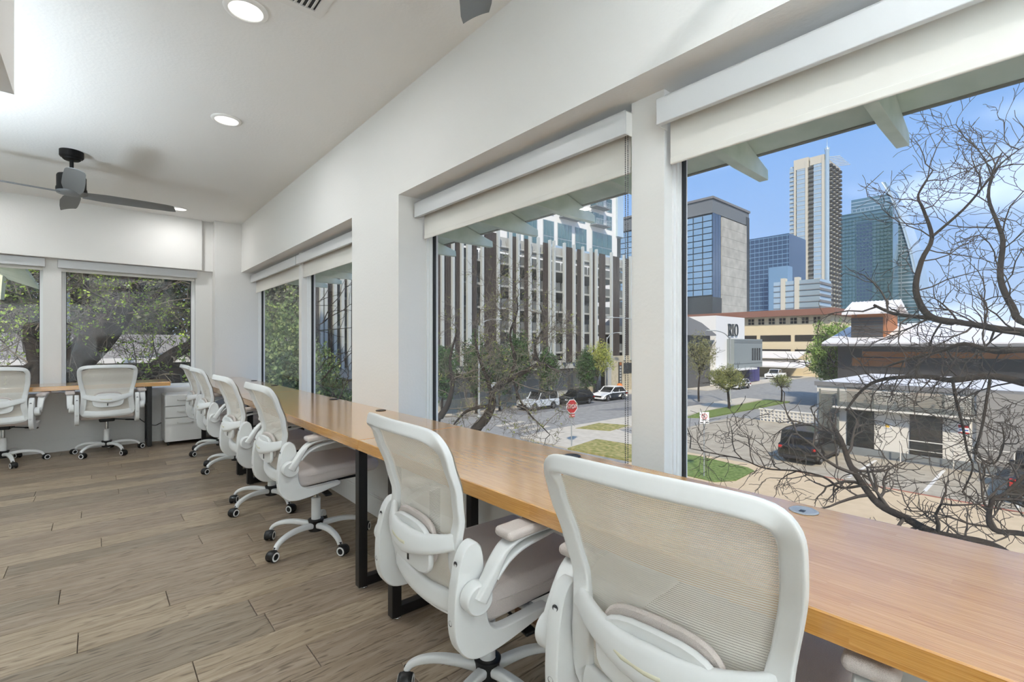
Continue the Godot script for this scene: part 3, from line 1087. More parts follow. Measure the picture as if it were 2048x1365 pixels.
func chair_sides(o: Node3D) -> void:
	var outline := PackedVector2Array()
	var raw := [[0.205, 0.648], [0.222, 0.664], [0.246, 0.660], [0.268, 0.630], [0.284, 0.565], [0.290, 0.49], [0.287, 0.43], [0.270, 0.385], [0.235, 0.354], [0.180, 0.346], [0.10, 0.358], [0.02, 0.376], [-0.035, 0.388], [-0.045, 0.400], [-0.03, 0.412], [0.06, 0.407], [0.13, 0.405], [0.165, 0.418], [0.182, 0.450], [0.188, 0.51], [0.192, 0.57], [0.197, 0.62]]
	var pp := []
	for q in raw:
		pp.append(Vector2(q[0], q[1]))
	pp.append(pp[0])
	var smooth := ease_path(pp, 3)
	for i in smooth.size() - 1:
		outline.append(smooth[i])
	for s in [-1.0, 1.0]:
		var mb := MB.new()
		# local x of the outline is world z, local y is up
		var tf := Transform3D(Basis(Vector3(0, 0, 1), Vector3(0, 1, 0), Vector3(-1, 0, 0)), Vector3(0.262 if s > 0 else -0.226, 0, 0))
		mb.prism(outline, tf, 0.036, 0.004)
		# the front of the bracket turns in under the seat
		mb.sweep([Vector3(s * 0.244, 0.398, 0.01), Vector3(s * 0.20, 0.392, -0.005), Vector3(s * 0.10, 0.388, -0.005)], round_prof(10, 3), [Vector2(0.022, 0.009)], Vector3.UP)
		var po := obj("side_bracket", mb, M.white_plastic, o)
		for y in [0.612, 0.462]:
			var sc := MB.new()
			sc.lathe(PackedVector2Array([Vector2(0, 0), Vector2(0.0075, 0), Vector2(0.0075, 0.002), Vector2(0.0045, 0.0005), Vector2(0, 0.0005)]), Vector3(s * 0.243, y, 0.2735 if y > 0.6 else 0.2885), 12, Basis(Vector3.RIGHT, PI / 2))
			obj("screw", sc, M.grey_cup, po)
		# armrest
		var pv := MB.new()
		pv.lathe(PackedVector2Array([Vector2(0, -0.022), Vector2(0.036, -0.022), Vector2(0.041, -0.016), Vector2(0.041, 0.014), Vector2(0.038, 0.020), Vector2(0.035, 0.0215), Vector2(0.034, 0.019), Vector2(0, 0.0195)]), Vector3(s * 0.284, 0.530, 0.236), 30, Basis(Vector3.BACK, -s * PI / 2))
		var arm := obj("arm_pivot", pv, M.white_plastic, o)
		var ap := ease_path([Vector3(s * 0.293, 0.530, 0.234), Vector3(s * 0.297, 0.572, 0.208), Vector3(s * 0.297, 0.618, 0.180), Vector3(s * 0.297, 0.652, 0.145), Vector3(s * 0.296, 0.668, 0.08), Vector3(s * 0.294, 0.674, -0.09)], 4)
		var asz := []
		for i in ap.size():
			var f := float(i) / (ap.size() - 1)
			asz.append(Vector2(lerpf(0.021, 0.029, f), lerpf(0.022, 0.0065, minf(1.0, f * 1.5))))
		var am := MB.new()
		am.sweep(ap, round_prof(12, 3.2), asz, Vector3.UP)
		# second, lower bar of the split arm
		var lp := ease_path([Vector3(s * 0.297, 0.575, 0.190), Vector3(s * 0.297, 0.612, 0.150), Vector3(s * 0.297, 0.636, 0.095), Vector3(s * 0.296, 0.648, 0.02), Vector3(s * 0.294, 0.666, -0.085)], 4)
		am.sweep(lp, round_prof(10, 3.0), [Vector2(0.020, 0.007)], Vector3.UP)
		obj("arm", am, M.white_plastic, o)
		var pd := MB.new()
		pd.rbox(Vector3(s * 0.295, 0.685, 0.030), Vector3(0.076, 0.028, 0.265), 0.0135, 4, Basis(Vector3.RIGHT, 0.045))
		obj("arm_pad", pd, M.seat_fabric, o)

func make_chair() -> Node3D:
	var o := thing("office_chair", "", "office chair", Vector3.ZERO, 0.0, "white mesh office chairs")
	chair_back(o)
	chair_sides(o)
	# seat cushion, domed, with a rolled front edge
	var st := MB.new()
	st.rbox(Vector3(0, 0.452, -0.045), Vector3(0.482, 0.098, 0.52), 0.036, 5, Basis(Vector3.RIGHT, 0.035), true)
	var so := obj("seat", st, M.seat_fabric, o)
	var seam := MB.new()
	var sp := []
	for i in 49:
		var a := TAU * i / 48
		var c := cos(a)
		var s := sin(a)
		var p := Vector3(signf(c) * pow(absf(c), 0.34) * 0.2422, 0.016, signf(s) * pow(absf(s), 0.34) * 0.2615)
		var q: Vector3 = seam.seat_warp(p)
		sp.append(Vector3(0, 0.452, -0.045) + Basis(Vector3.RIGHT, 0.035) * q)
	seam.tube(sp, [0.0016], 5, false)
	obj("seam", seam, M.seat_fabric, so)
	var un := MB.new()
	un.rbox(Vector3(0, 0.404, -0.01), Vector3(0.40, 0.014, 0.40), 0.005, 2)
	obj("seat_pan", un, M.black_plastic, o)
	# tilt mechanism, lever, gas lift
	var me := MB.new()
	me.rbox(Vector3(0, 0.375, -0.01), Vector3(0.13, 0.05, 0.20), 0.012, 2)
	me.rbox(Vector3(0, 0.358, -0.115), Vector3(0.06, 0.055, 0.05), 0.02, 3)
	obj("tilt_mechanism", me, M.black_plastic, o)
	var lv := MB.new()
	lv.tube([Vector3(0.05, 0.368, 0.02), Vector3(0.12, 0.358, 0.02), Vector3(0.16, 0.352, 0.02)], [0.005], 8)
	lv.rbox(Vector3(0.205, 0.346, 0.02), Vector3(0.10, 0.012, 0.042), 0.006, 2, Basis(Vector3.BACK, -0.12))
	obj("tilt_lever", lv, M.black_plastic, o)
	var gl := MB.new()
	gl.lathe(PackedVector2Array([Vector2(0.0, 0.10), Vector2(0.027, 0.10), Vector2(0.0265, 0.262), Vector2(0.0265, 0.262), Vector2(0.0, 0.264)]), Vector3.ZERO, 24)
	obj("gas_lift", gl, M.white_plastic, o)
	var gc := MB.new()
	gc.lathe(PackedVector2Array([Vector2(0.014, 0.26), Vector2(0.014, 0.36)]), Vector3.ZERO, 18)
	obj("gas_piston", gc, M.chrome, o)
	var hb := MB.new()
	hb.lathe(PackedVector2Array([Vector2(0.0, 0.066), Vector2(0.040, 0.066), Vector2(0.043, 0.070), Vector2(0.040, 0.10), Vector2(0.041, 0.115), Vector2(0.0455, 0.130), Vector2(0.0455, 0.134), Vector2(0.036, 0.136), Vector2(0.028, 0.136)]), Vector3.ZERO, 32)
	obj("base_hub", hb, M.black_plastic, o)
	var spin := [0.5, 2.1, 3.9, 5.2, 0.9]
	for k in 5:
		var a := TAU * k / 5 + 0.42
		var d := Vector3(sin(a), 0, cos(a))
		var lp := []
		for q in [[0.036, 0.101], [0.09, 0.109], [0.15, 0.112], [0.205, 0.106], [0.248, 0.093], [0.275, 0.076], [0.287, 0.058]]:
			lp.append(d * q[0] + Vector3(0, q[1], 0))
		lp = ease_path(lp, 3)
		var ls := []
		for i in lp.size():
			var f := float(i) / (lp.size() - 1)
			ls.append(Vector2(lerpf(0.019, 0.0135, f), lerpf(0.0175, 0.011, f)))
		var lg := MB.new()
		lg.sweep(lp, round_prof(12, 3.0), ls, Vector3.UP if true else d)
		obj("base_leg", lg, M.white_plastic, o)
		var cs := Node3D.new()
		cs.name = "caster"
		cs.position = d * 0.287
		cs.rotation.y = spin[k]
		cs.scale = Vector3(1.12, 1.12, 1.12)
		o.add_child(cs, true)
		var hd := MB.new()
		hd.tube([Vector3(0, 0.045, 0), Vector3(0, 0.064, 0)], [0.0085], 12)
		# hood between and over the wheels
		var rows := []
		for i in 9:
			var x := (i / 4.0 - 1.0) * 0.0175
			var row := PackedVector3Array()
			for j in 9:
				var an := lerpf(-0.35, PI + 0.25, j / 8.0)
				var rr := 0.0275 - 0.004 * pow(absf(x) / 0.0175, 3.0)
				row.append(Vector3(x, 0.027 + sin(an) * rr, 0.018 + cos(an) * rr))
			rows.append(row)
		hd.grid(rows, false, 0)
		hd.box(Vector3(0, 0.036, 0.010), Vector3(0.012, 0.03, 0.024))
		obj("hood", hd, M.black_plastic, cs)
		for s in [-1.0, 1.0]:
			var wh := MB.new()
			wh.lathe(PackedVector2Array([Vector2(0, -0.008), Vector2(0.022, -0.008), Vector2(0.0255, -0.004), Vector2(0.0255, 0.004), Vector2(0.023, 0.0075), Vector2(0.0, 0.0075)]), Vector3(s * 0.0145, 0.0258, 0.018), 22, Basis(Vector3.BACK, -s * PI / 2))
			obj("wheel", wh, M.wheel_rubber, cs)
			var rg := MB.new()
			rg.lathe(PackedVector2Array([Vector2(0.0145, 0.0070), Vector2(0.0150, 0.0092), Vector2(0.0205, 0.0092), Vector2(0.0225, 0.0070)]), Vector3(s * 0.0145, 0.0258, 0.018), 26, Basis(Vector3.BACK, -s * PI / 2))
			obj("wheel_ring", rg, M.white_plastic, cs)
	return o

func make_chairs() -> void:
	var c := make_chair()
	var e := -PI / 2
	c.position = Vector3(1.045, 0, -0.50)
	c.rotation.y = e + 0.06
	c.set_meta("label", "white mesh chair at the desk below the skyline window, its arm under the edge")
	again(c, Vector3(0.995, 0, -1.27), e - 0.05, "white mesh chair beside the black desk leg at the desk seam, under the bead chain")
	again(c, Vector3(1.0, 0, -2.957), e + 0.02, "white mesh chair in front of the wide pillar")
	again(c, Vector3(0.985, 0, -3.87), e + 0.03, "white mesh chair just past the wide pillar, second from it")
	again(c, Vector3(1.02, 0, -5.25), e + 0.03, "white mesh chair tucked in the far corner row, next to the last one")
	again(c, Vector3(1.04, 0, -6.15), e + 0.03, "white mesh chair closest to the filing cabinet on the window-wall desk")
	again(c, Vector3(0.08, 0, -6.86), 0.03, "white mesh chair at the far desk, directly left of the filing cabinet")
	again(c, Vector3(-0.70, 0, -6.86), -0.10, "white mesh chair at the far desk, by the window with the eave outside")

# ---------------------------------------------------------------- outside: materials

func outside_materials() -> void:
	var as_ := mat("asphalt", Color(1, 1, 1), 0.9, 0.3)
	as_.albedo_texture = noise_tex(31, 0.02, Color(0.50, 0.50, 0.49), Color(0.60, 0.60, 0.585), 512, false, 5)
	tri(as_, 0.12)
	var dk := mat("asphalt_dark", Color(1, 1, 1), 0.9, 0.3)
	dk.albedo_texture = noise_tex(32, 0.03, Color(0.42, 0.425, 0.43), Color(0.50, 0.505, 0.51), 512, false, 5)
	tri(dk, 0.12)
	var cp := mat("concrete_pale", Color(1, 1, 1), 0.9, 0.3)
	cp.albedo_texture = noise_tex(33, 0.025, Color(0.70, 0.675, 0.62), Color(0.78, 0.755, 0.70), 512, false, 5)
	tri(cp, 0.1)
	var ct := mat("concrete_tan", Color(1, 1, 1), 0.9, 0.3)
	ct.albedo_texture = noise_tex(34, 0.025, Color(0.735, 0.655, 0.53), Color(0.80, 0.72, 0.60), 512, false, 5)
	tri(ct, 0.1)
	var cl := mat("concrete_lot", Color(1, 1, 1), 0.9, 0.3)
	cl.albedo_texture = noise_tex(35, 0.022, Color(0.58, 0.55, 0.485), Color(0.70, 0.665, 0.595), 512, false, 5)
	tri(cl, 0.08)
	var gr := mat("grass", Color(1, 1, 1), 0.95, 0.2)
	gr.albedo_texture = noise_tex(36, 0.03, Color(0.27, 0.37, 0.16), Color(0.56, 0.60, 0.38), 512, false, 5)
	tri(gr, 0.25)
	var gd := mat("grass_dry", Color(1, 1, 1), 0.95, 0.2)
	gd.albedo_texture = noise_tex(37, 0.02, Color(0.40, 0.44, 0.22), Color(0.75, 0.67, 0.49), 512, false, 5)
	tri(gd, 0.2)
	mat("paint_white", Color(0.84, 0.83, 0.80), 0.8)
	mat("paint_red", Color(0.60, 0.34, 0.26), 0.8)
	var so := mat("eave_paint", Color(1, 1, 1), 0.7)
	so.albedo_texture = noise_tex(38, 0.012, Color(0.80, 0.84, 0.74), Color(0.90, 0.92, 0.84), 512, false, 4)
	tri(so, 0.9)
	mat("eave_edge", Color(0.50, 0.49, 0.43), 0.8)
	var bk := mat("bark_dark", Color(1, 1, 1), 0.95, 0.2)
	bk.albedo_texture = noise_tex(39, 0.06, Color(0.13, 0.118, 0.108), Color(0.28, 0.258, 0.235), 256, false, 4)
	bumpy(tri(bk, 3.0), noise_tex(40, 0.07, Color.BLACK, Color.WHITE, 256, true, 4, 8.0), 1.0)
	mat("twig", Color(0.285, 0.265, 0.245), 0.9, 0.2)
	mat("twig_pale", Color(0.44, 0.415, 0.375), 0.9, 0.2)
	for q in [["leaf", Color(1, 1, 1)]]:
		var lf := mat(q[0], q[1], 0.7, 0.3)
		lf.vertex_color_use_as_albedo = true
		lf.cull_mode = BaseMaterial3D.CULL_DISABLED
		lf.backlight_enabled = true
		lf.backlight = Color(0.5, 0.5, 0.4)
	mat("fin_white", Color(0.69, 0.71, 0.695), 0.6)
	mat("screen_brown", Color(0.225, 0.195, 0.18), 0.8)
	mat("garage_slab", Color(0.66, 0.67, 0.655), 0.8)
	mat("garage_panel", Color(0.40, 0.42, 0.42), 0.7)
	var bw := mat("block_wall", Color(1, 1, 1), 0.9)
	bw.albedo_texture = noise_tex(41, 0.03, Color(0.66, 0.63, 0.54), Color(0.76, 0.73, 0.64), 256, false, 4)
	tri(bw, 0.2)
	mat("apt_white", Color(0.87, 0.865, 0.84), 0.7)
	mat("glass_teal", Color(0.33, 0.46, 0.46), 0.08, 0.7, 0.35)
	mat("glass_blue", Color(0.52, 0.64, 0.72), 0.12, 0.7, 0.45)
	mat("glass_navy", Color(0.25, 0.34, 0.44), 0.12, 0.7, 0.4)
	mat("glass_pale", Color(0.70, 0.77, 0.80), 0.15, 0.6, 0.4)
	mat("glass_sea", Color(0.40, 0.53, 0.57), 0.12, 0.7, 0.45)
	mat("glass_dark", Color(0.07, 0.085, 0.095), 0.06, 0.6)
	mat("metal_rail", Color(0.62, 0.65, 0.66), 0.4, 0.5, 0.3)
	mat("crown_grey", Color(0.42, 0.44, 0.45), 0.6)
	mat("base_dark", Color(0.22, 0.24, 0.25), 0.6)
	var cc := mat("board_concrete", Color(1, 1, 1), 0.85)
	cc.albedo_texture = noise_tex(42, 0.012, Color(0.60, 0.595, 0.565), Color(0.73, 0.725, 0.69), 512, false, 5)
	tri(cc, 0.03)
	mat("tower_beige", Color(0.765, 0.745, 0.685), 0.8)
	mat("tower_dark", Color(0.25, 0.26, 0.27), 0.7)
	mat("beige_wall", Color(0.80, 0.745, 0.62), 0.85)
	mat("roof_red", Color(0.50, 0.345, 0.285), 0.8)
	mat("opening_dark", Color(0.13, 0.12, 0.11), 0.9)
	mat("rio_white", Color(0.86, 0.86, 0.85), 0.7)
	mat("rio_grey", Color(0.50, 0.53, 0.525), 0.5)
	mat("letter_dark", Color(0.13, 0.17, 0.19), 0.5)
	mat("house_grey", Color(0.33, 0.33, 0.325), 0.8)
	mat("purple_glass", Color(0.17, 0.16, 0.42), 0.2)
	mat("siding_dark", Color(0.24, 0.235, 0.24), 0.8)
	mat("siding_orange", Color(0.60, 0.38, 0.22), 0.8)
	mat("roof_white", Color(0.86, 0.85, 0.84), 0.5)
	mat("office_white", Color(0.83, 0.815, 0.775), 0.85)
	mat("office_beige", Color(0.66, 0.62, 0.565), 0.85)
	mat("office_grey", Color(0.545, 0.535, 0.515), 0.85)
	mat("louver", Color(0.42, 0.43, 0.40), 0.6)
	mat("fascia_grey", Color(0.46, 0.46, 0.46), 0.6)
	mat("base_course", Color(0.46, 0.48, 0.48), 0.9)
	mat("sign_red", Color(0.66, 0.12, 0.12), 0.5)
	mat("sign_white", Color(0.90, 0.90, 0.89), 0.5)
	mat("sign_black", Color(0.08, 0.08, 0.08), 0.5)
	mat("sign_back", Color(0.62, 0.63, 0.63), 0.5)
	mat("sign_yellow", Color(0.85, 0.70, 0.25), 0.6)
	mat("sign_blue", Color(0.17, 0.35, 0.68), 0.5)
	mat("pole_grey", Color(0.60, 0.62, 0.62), 0.5, 0.5, 0.2)
	mat("car_silver", Color(0.74, 0.77, 0.79), 0.25, 0.6)
	mat("car_black", Color(0.055, 0.058, 0.065), 0.15, 0.6)
	mat("car_white", Color(0.90, 0.91, 0.91), 0.2, 0.6)
	mat("car_trim", Color(0.07, 0.07, 0.075), 0.5)
	mat("tyre", Color(0.06, 0.06, 0.06), 0.8)
	mat("alloy", Color(0.55, 0.56, 0.57), 0.35, 0.5, 0.5)
	mat("lamp_red", Color(0.70, 0.07, 0.06), 0.2)
	mat("lamp_clear", Color(0.80, 0.83, 0.85), 0.15)
	var sh := mat("shingle", Color(1, 1, 1), 0.9)
	sh.albedo_texture = noise_tex(43, 0.05, Color(0.44, 0.42, 0.39), Color(0.60, 0.58, 0.55), 256, false, 4)
	tri(sh, 0.3)
	mat("house_wall", Color(0.34, 0.30, 0.28), 0.85)
	mat("hydrant_orange", Color(0.80, 0.45, 0.15), 0.6)

# ---------------------------------------------------------------- ground

func slab(called: String, pts: Array, m: Material, top: float, thick := 0.12) -> MeshInstance3D:
	var p := PackedVector2Array()
	for q in pts:
		p.append(Vector2(q[0], -q[1]))
	var mb := MB.new()
	# polygon in x and -z, extruded upwards
	mb.prism(p, Transform3D(Basis(Vector3(1, 0, 0), Vector3(0, 0, -1), Vector3(0, 1, 0)), Vector3(0, GY + top - thick, 0)), thick)
	return struct(called, mb, m)

func make_ground() -> void:
	slab("street", [[-320, -700], [900, -700], [900, 220], [-320, 220]], M.asphalt, 0.0, 0.3)
	slab("street_patch", [[37.8, -30.7], [52, -29.0], [52, -26.3], [44.0, -26.2]], M.asphalt_dark, 0.012, 0.05)
	slab("street_lane", [[30, -33.4], [62, -33.4], [62, -37.2], [30, -37.2]], M.asphalt_dark, 0.008, 0.05)
	slab("pavement_drive", [[21.2, -9.9], [27.4, -9.9], [27.4, 22], [18.5, 22], [18.5, 8], [20.6, -2]], M.concrete_tan, 0.05)
	slab("pavement_kerb", [[22.3, -15.9], [27.4, -15.4], [27.4, -9.9], [21.2, -9.9]], M.concrete_tan, 0.045)
	slab("parking_lot", [[27.4, -15.0], [44.0, -15.0], [34.3, -10.2], [34.3, 22], [27.4, 22]], M.concrete_lot, 0.04)
	slab("lot_entry", [[29.5, -19.6], [44.0, -19.6], [44.0, -15.0], [27.4, -15.0], [26.9, -18.2]], M.concrete_lot, 0.042)
	slab("red_line", [[27.40, -9.5], [27.58, -9.5], [27.58, 20], [27.40, 20]], M.paint_red, 0.056, 0.02)
	for k in 4:
		slab("stall_line", [[28.2, -7.0 + k * 2.9], [33.6, -7.0 + k * 2.9], [33.6, -6.86 + k * 2.9], [28.2, -6.86 + k * 2.9]], M.paint_white, 0.052, 0.02)
	slab("sidewalk_corner", [[22.7, -25.2], [26.7, -25.9], [60, -25.9], [60, -23.4], [30.4, -22.6], [29.3, -19.7], [27.1, -18.0], [26.4, -18.3], [26.2, -21.2], [22.6, -20.5]], M.concrete_pale, 0.10)
	slab("grass_lawn", [[22.5, -14.9], [26.6, -15.0], [26.8, -13.9], [26.3, -11.0], [25.9, -10.5], [23.4, -10.35], [22.4, -10.9]], M.grass, 0.09)
	slab("grass_corner", [[22.5, -20.5], [26.2, -21.1], [26.5, -18.3], [22.9, -15.6]], M.grass_dry, 0.11)
	slab("grass_wedge", [[28.2, -24.9], [29.3, -22.4], [32.6, -22.9], [31.6, -25.3]], M.grass_dry, 0.12)
	slab("grass_verge", [[40.4, -22.2], [44, -22.9], [60, -22.9], [60, -20.4], [52, -20.6], [41.5, -20.9]], M.grass, 0.12)
	slab("sidewalk_far", [[8, -41.0], [64, -41.0], [64, -38.0], [30, -37.6], [8, -37.6]], M.concrete_pale, 0.10)
	slab("sidewalk_rio", [[66, -36.5], [120, -36.5], [120, -33.2], [66, -33.2]], M.concrete_pale, 0.10)
	slab("garden_bed", [[4.6, -24], [15.5, -24], [15.5, -11], [4.6, -11]], M.grass_dry, 0.05)
	slab("garden_side", [[-30, -40], [4.4, -40], [4.4, -9], [-30, -9]], M.grass_dry, 0.05)
	for k in 3:
		slab("crossing_bar", [[24.6, -27.4 - k * 1.5], [27.8, -27.8 - k * 1.5], [27.8, -27.2 - k * 1.5], [24.6, -26.8 - k * 1.5]], M.concrete_pale, 0.015, 0.02)

# ---------------------------------------------------------------- our own eave

func make_eave() -> void:
	var d := MB.new()
	# deck of boards sloping down and out, seen from below; each board a piece
	var root := Node3D.new()
	root.name = "eave_right"
	root.set_meta("kind", "structure")
	add_child(root)
	var a := Vector3(1.86, 2.315, 0)
	var b := Vector3(2.47, 2.125, 0)
	for k in 4:
		var p := a.lerp(b, k / 4.0)
		var q := a.lerp(b, (k + 1) / 4.0)
		var m := MB.new()
		var dir := (q - p).normalized()
		m.box((p + q) / 2 + Vector3(0.006, 0.012, -3.2), Vector3((q - p).length() - 0.004, 0.022, 9.4), Basis(dir, Vector3(-dir.y, dir.x, 0), Vector3.BACK))
		obj("deck_board", m, M.eave_paint, root)
	var ed := MB.new()
	ed.box(Vector3(2.475, 2.150, -3.2), Vector3(0.022, 0.055, 9.4))
	obj("drip_edge", ed, M.eave_edge, root)
	var z := -0.444 + 0.565 * 3
	while z > -7.7:
		var r := MB.new()
		r.prism(PackedVector2Array([Vector2(1.84, 2.32), Vector2(2.47, 2.123), Vector2(2.60, 2.085), Vector2(2.605, 2.035), Vector2(2.30, 2.035), Vector2(1.84, 2.06)]), Transform3D(Basis.IDENTITY, Vector3(0, 0, z - 0.0225)), 0.045, 0.002)
		obj("rafter_tail", r, M.eave_paint, root)
		z -= 0.565
	var rf := MB.new()
	rf.prism(PackedVector2Array([Vector2(2.50, 2.155), Vector2(2.50, 2.20), Vector2(1.95, 3.25), Vector2(-2.95, 3.25), Vector2(-2.95, 3.12), Vector2(1.885, 3.12), Vector2(1.885, 2.36)]), Transform3D(Basis.IDENTITY, Vector3(0, 0, -7.9)), 10.9)
	struct("roof", rf, M.shingle)
	# eave of the wing beside the far windows: boards running down to the right, and a bracket
	var fe := Node3D.new()
	fe.name = "eave_far"
	fe.set_meta("kind", "structure")
	add_child(fe)
	var p0 := Vector3(-1.16, 2.168, -9.32)
	var p1 := Vector3(-0.546, 1.911, -8.78)
	var along := (p1 - p0).normalized()
	var upv := Vector3(-0.25, 0.62, 0.74).normalized()
	upv = (upv - along * upv.dot(along)).normalized()
	for k in 7:
		var m := MB.new()
		m.box((p0 + p1) / 2 + upv * (0.05 + k * 0.102) - along * 0.6, Vector3(2.0, 0.098, 0.03), Basis(along, upv, along.cross(upv)))
		obj("deck_board", m, M.eave_paint, fe)
	var bm := MB.new()
	bm.prism(PackedVector2Array([Vector2(-0.06, 0.40), Vector2(0.10, 0.36), Vector2(0.075, 0.0), Vector2(0.0, 0.0)]), Transform3D(Basis(Vector3.UP, -0.5), Vector3(-0.985, 1.773, -9.15)), 0.06)
	obj("bracket", bm, M.eave_paint, fe)

# ---------------------------------------------------------------- plants

func any_dir(r: RandomNumberGenerator) -> Vector3:
	return Vector3(r.randfn(), r.randfn(), r.randfn()).normalized()

func grow(mb: MB, r: RandomNumberGenerator, p: Vector3, d: Vector3, length: float, rad: float, level: int, lift: float, crook: float, tips: Array, thin := 0.0025) -> void:
	var n := 4
	var path := [p]
	var radii := [rad]
	for i in n:
		d = (d + any_dir(r) * crook + Vector3.UP * lift).normalized()
		p += d * length / n
		path.append(p)
		radii.append(maxf(thin, lerpf(rad, rad * 0.5, (i + 1.0) / n)))
		if level > 0 and i >= 0:
			for k in (2 if i == n - 1 else 1):
				if r.randf() < 0.86:
					var side := d.cross(any_dir(r)).normalized()
					var nd := (d * r.randf_range(0.45, 0.9) + side * r.randf_range(0.5, 0.95)).normalized()
					grow(mb, r, p, nd, length * r.randf_range(0.45, 0.72), maxf(thin, rad * 0.52), level - 1, lift, crook, tips, thin)
	mb.tube(path, radii, 6 if rad > 0.025 else (4 if rad > 0.008 else 3), false)
	if level <= 1:
		for i in range(1, path.size()):
			tips.append(path[i])

func limb(mb: MB, pts: Array, r0: float, r1: float) -> Array:
	var path := ease_path(pts, 4)
	var rad := []
	for i in path.size():
		rad.append(lerpf(r0, r1, float(i) / (path.size() - 1)))
	mb.tube(path, rad, 9)
	return path

func twigs_on(mb: MB, r: RandomNumberGenerator, path: Array, every: int, length: float, rad: float, level: int, lift: float, crook: float, tips: Array, thin := 0.0025, from := 0.12) -> void:
	for i in range(int(path.size() * from), path.size(), every):
		var d: Vector3 = (path[mini(i + 1, path.size() - 1)] - path[maxi(i - 1, 0)]).normalized()
		var side := d.cross(any_dir(r)).normalized()
		grow(mb, r, path[i], (d * r.randf_range(0.2, 0.8) + side + Vector3.UP * lift).normalized(), length * r.randf_range(0.6, 1.2), rad, level, lift, crook, tips, thin)

func leaf_mesh(kind: String) -> ArrayMesh:
	if not cache.has(kind):
		var mb := MB.new()
		var r := rng(hash(kind) % 1000)
		for k in 5:
			var c := any_dir(r) * 0.42
			var u := any_dir(r)
			var w := u.cross(any_dir(r)).normalized()
			var s := r.randf_range(0.5, 0.8)
			if kind == "needle":
				mb.tri(c - w * 0.12, c + u * s * 1.3, c + w * 0.12)
			else:
				mb.tri(c, c + (u + w) * s * 0.42 , c + u * s)
				mb.tri(c, c + u * s, c + (u - w) * s * 0.42)
		cache[kind] = mb.mesh(M.leaf)
	return cache[kind]

func leaves(parent: Node, called: String, spots: Array, size: float, cols: Array, r: RandomNumberGenerator, kind := "leaf") -> void:
	var mm := MultiMesh.new()
	mm.transform_format = MultiMesh.TRANSFORM_3D
	mm.use_colors = true
	mm.mesh = leaf_mesh(kind)
	mm.instance_count = spots.size()
	for i in spots.size():
		var s := size * r.randf_range(0.6, 1.3)
		var b := Basis(any_dir(r), r.randf() * TAU).scaled(Vector3(s, s, s))
		mm.set_instance_transform(i, Transform3D(b, spots[i]))
		var c: Color = cols[r.randi() % cols.size()]
		var f := r.randf_range(0.8, 1.2)
		mm.set_instance_color(i, Color(c.r * f, c.g * f, c.b * f))
	var o := MultiMeshInstance3D.new()
	o.name = called
	o.multimesh = mm
	parent.add_child(o, true)
	stuff(o)

func leafy_tree(label: String, at: Vector3, trunk_h: float, crown: Vector3, crown_c: Vector3, count: int, size: float, cols: Array, s: int, trunk_r := 0.12, kind := "leaf", group := "") -> void:
	var r := rng(s)
	var o := thing("leafy_tree", label, "tree", at, 0.0, group)
	var mb := MB.new()
	var tips := []
	var top := Vector3(crown_c.x * 0.6, trunk_h, crown_c.z * 0.6)
	var path := limb(mb, [Vector3.ZERO, Vector3(r.randf_range(-0.1, 0.1) * trunk_h, trunk_h * 0.5, 0), top], trunk_r, trunk_r * 0.7)
	for k in 6:
		var d := any_dir(r)
		d.y = absf(d.y) + 0.4
		grow(mb, r, path[-1], (d * crown).normalized(), crown.length() * 0.55, trunk_r * 0.5, 2, 0.08, 0.35, tips, 0.008)
	obj("trunk", mb, M.bark_dark, o)
	var spots := []
	for i in count:
		var d := any_dir(r)
		var f := pow(r.randf(), 0.45)
		var w := 0.8 + 0.25 * sin(d.x * 5.0 + s) * cos(d.z * 4.0 + d.y * 3.0)
		spots.append(crown_c + d * crown * f * w)
	leaves(o, "foliage", spots, size, cols, r, kind)

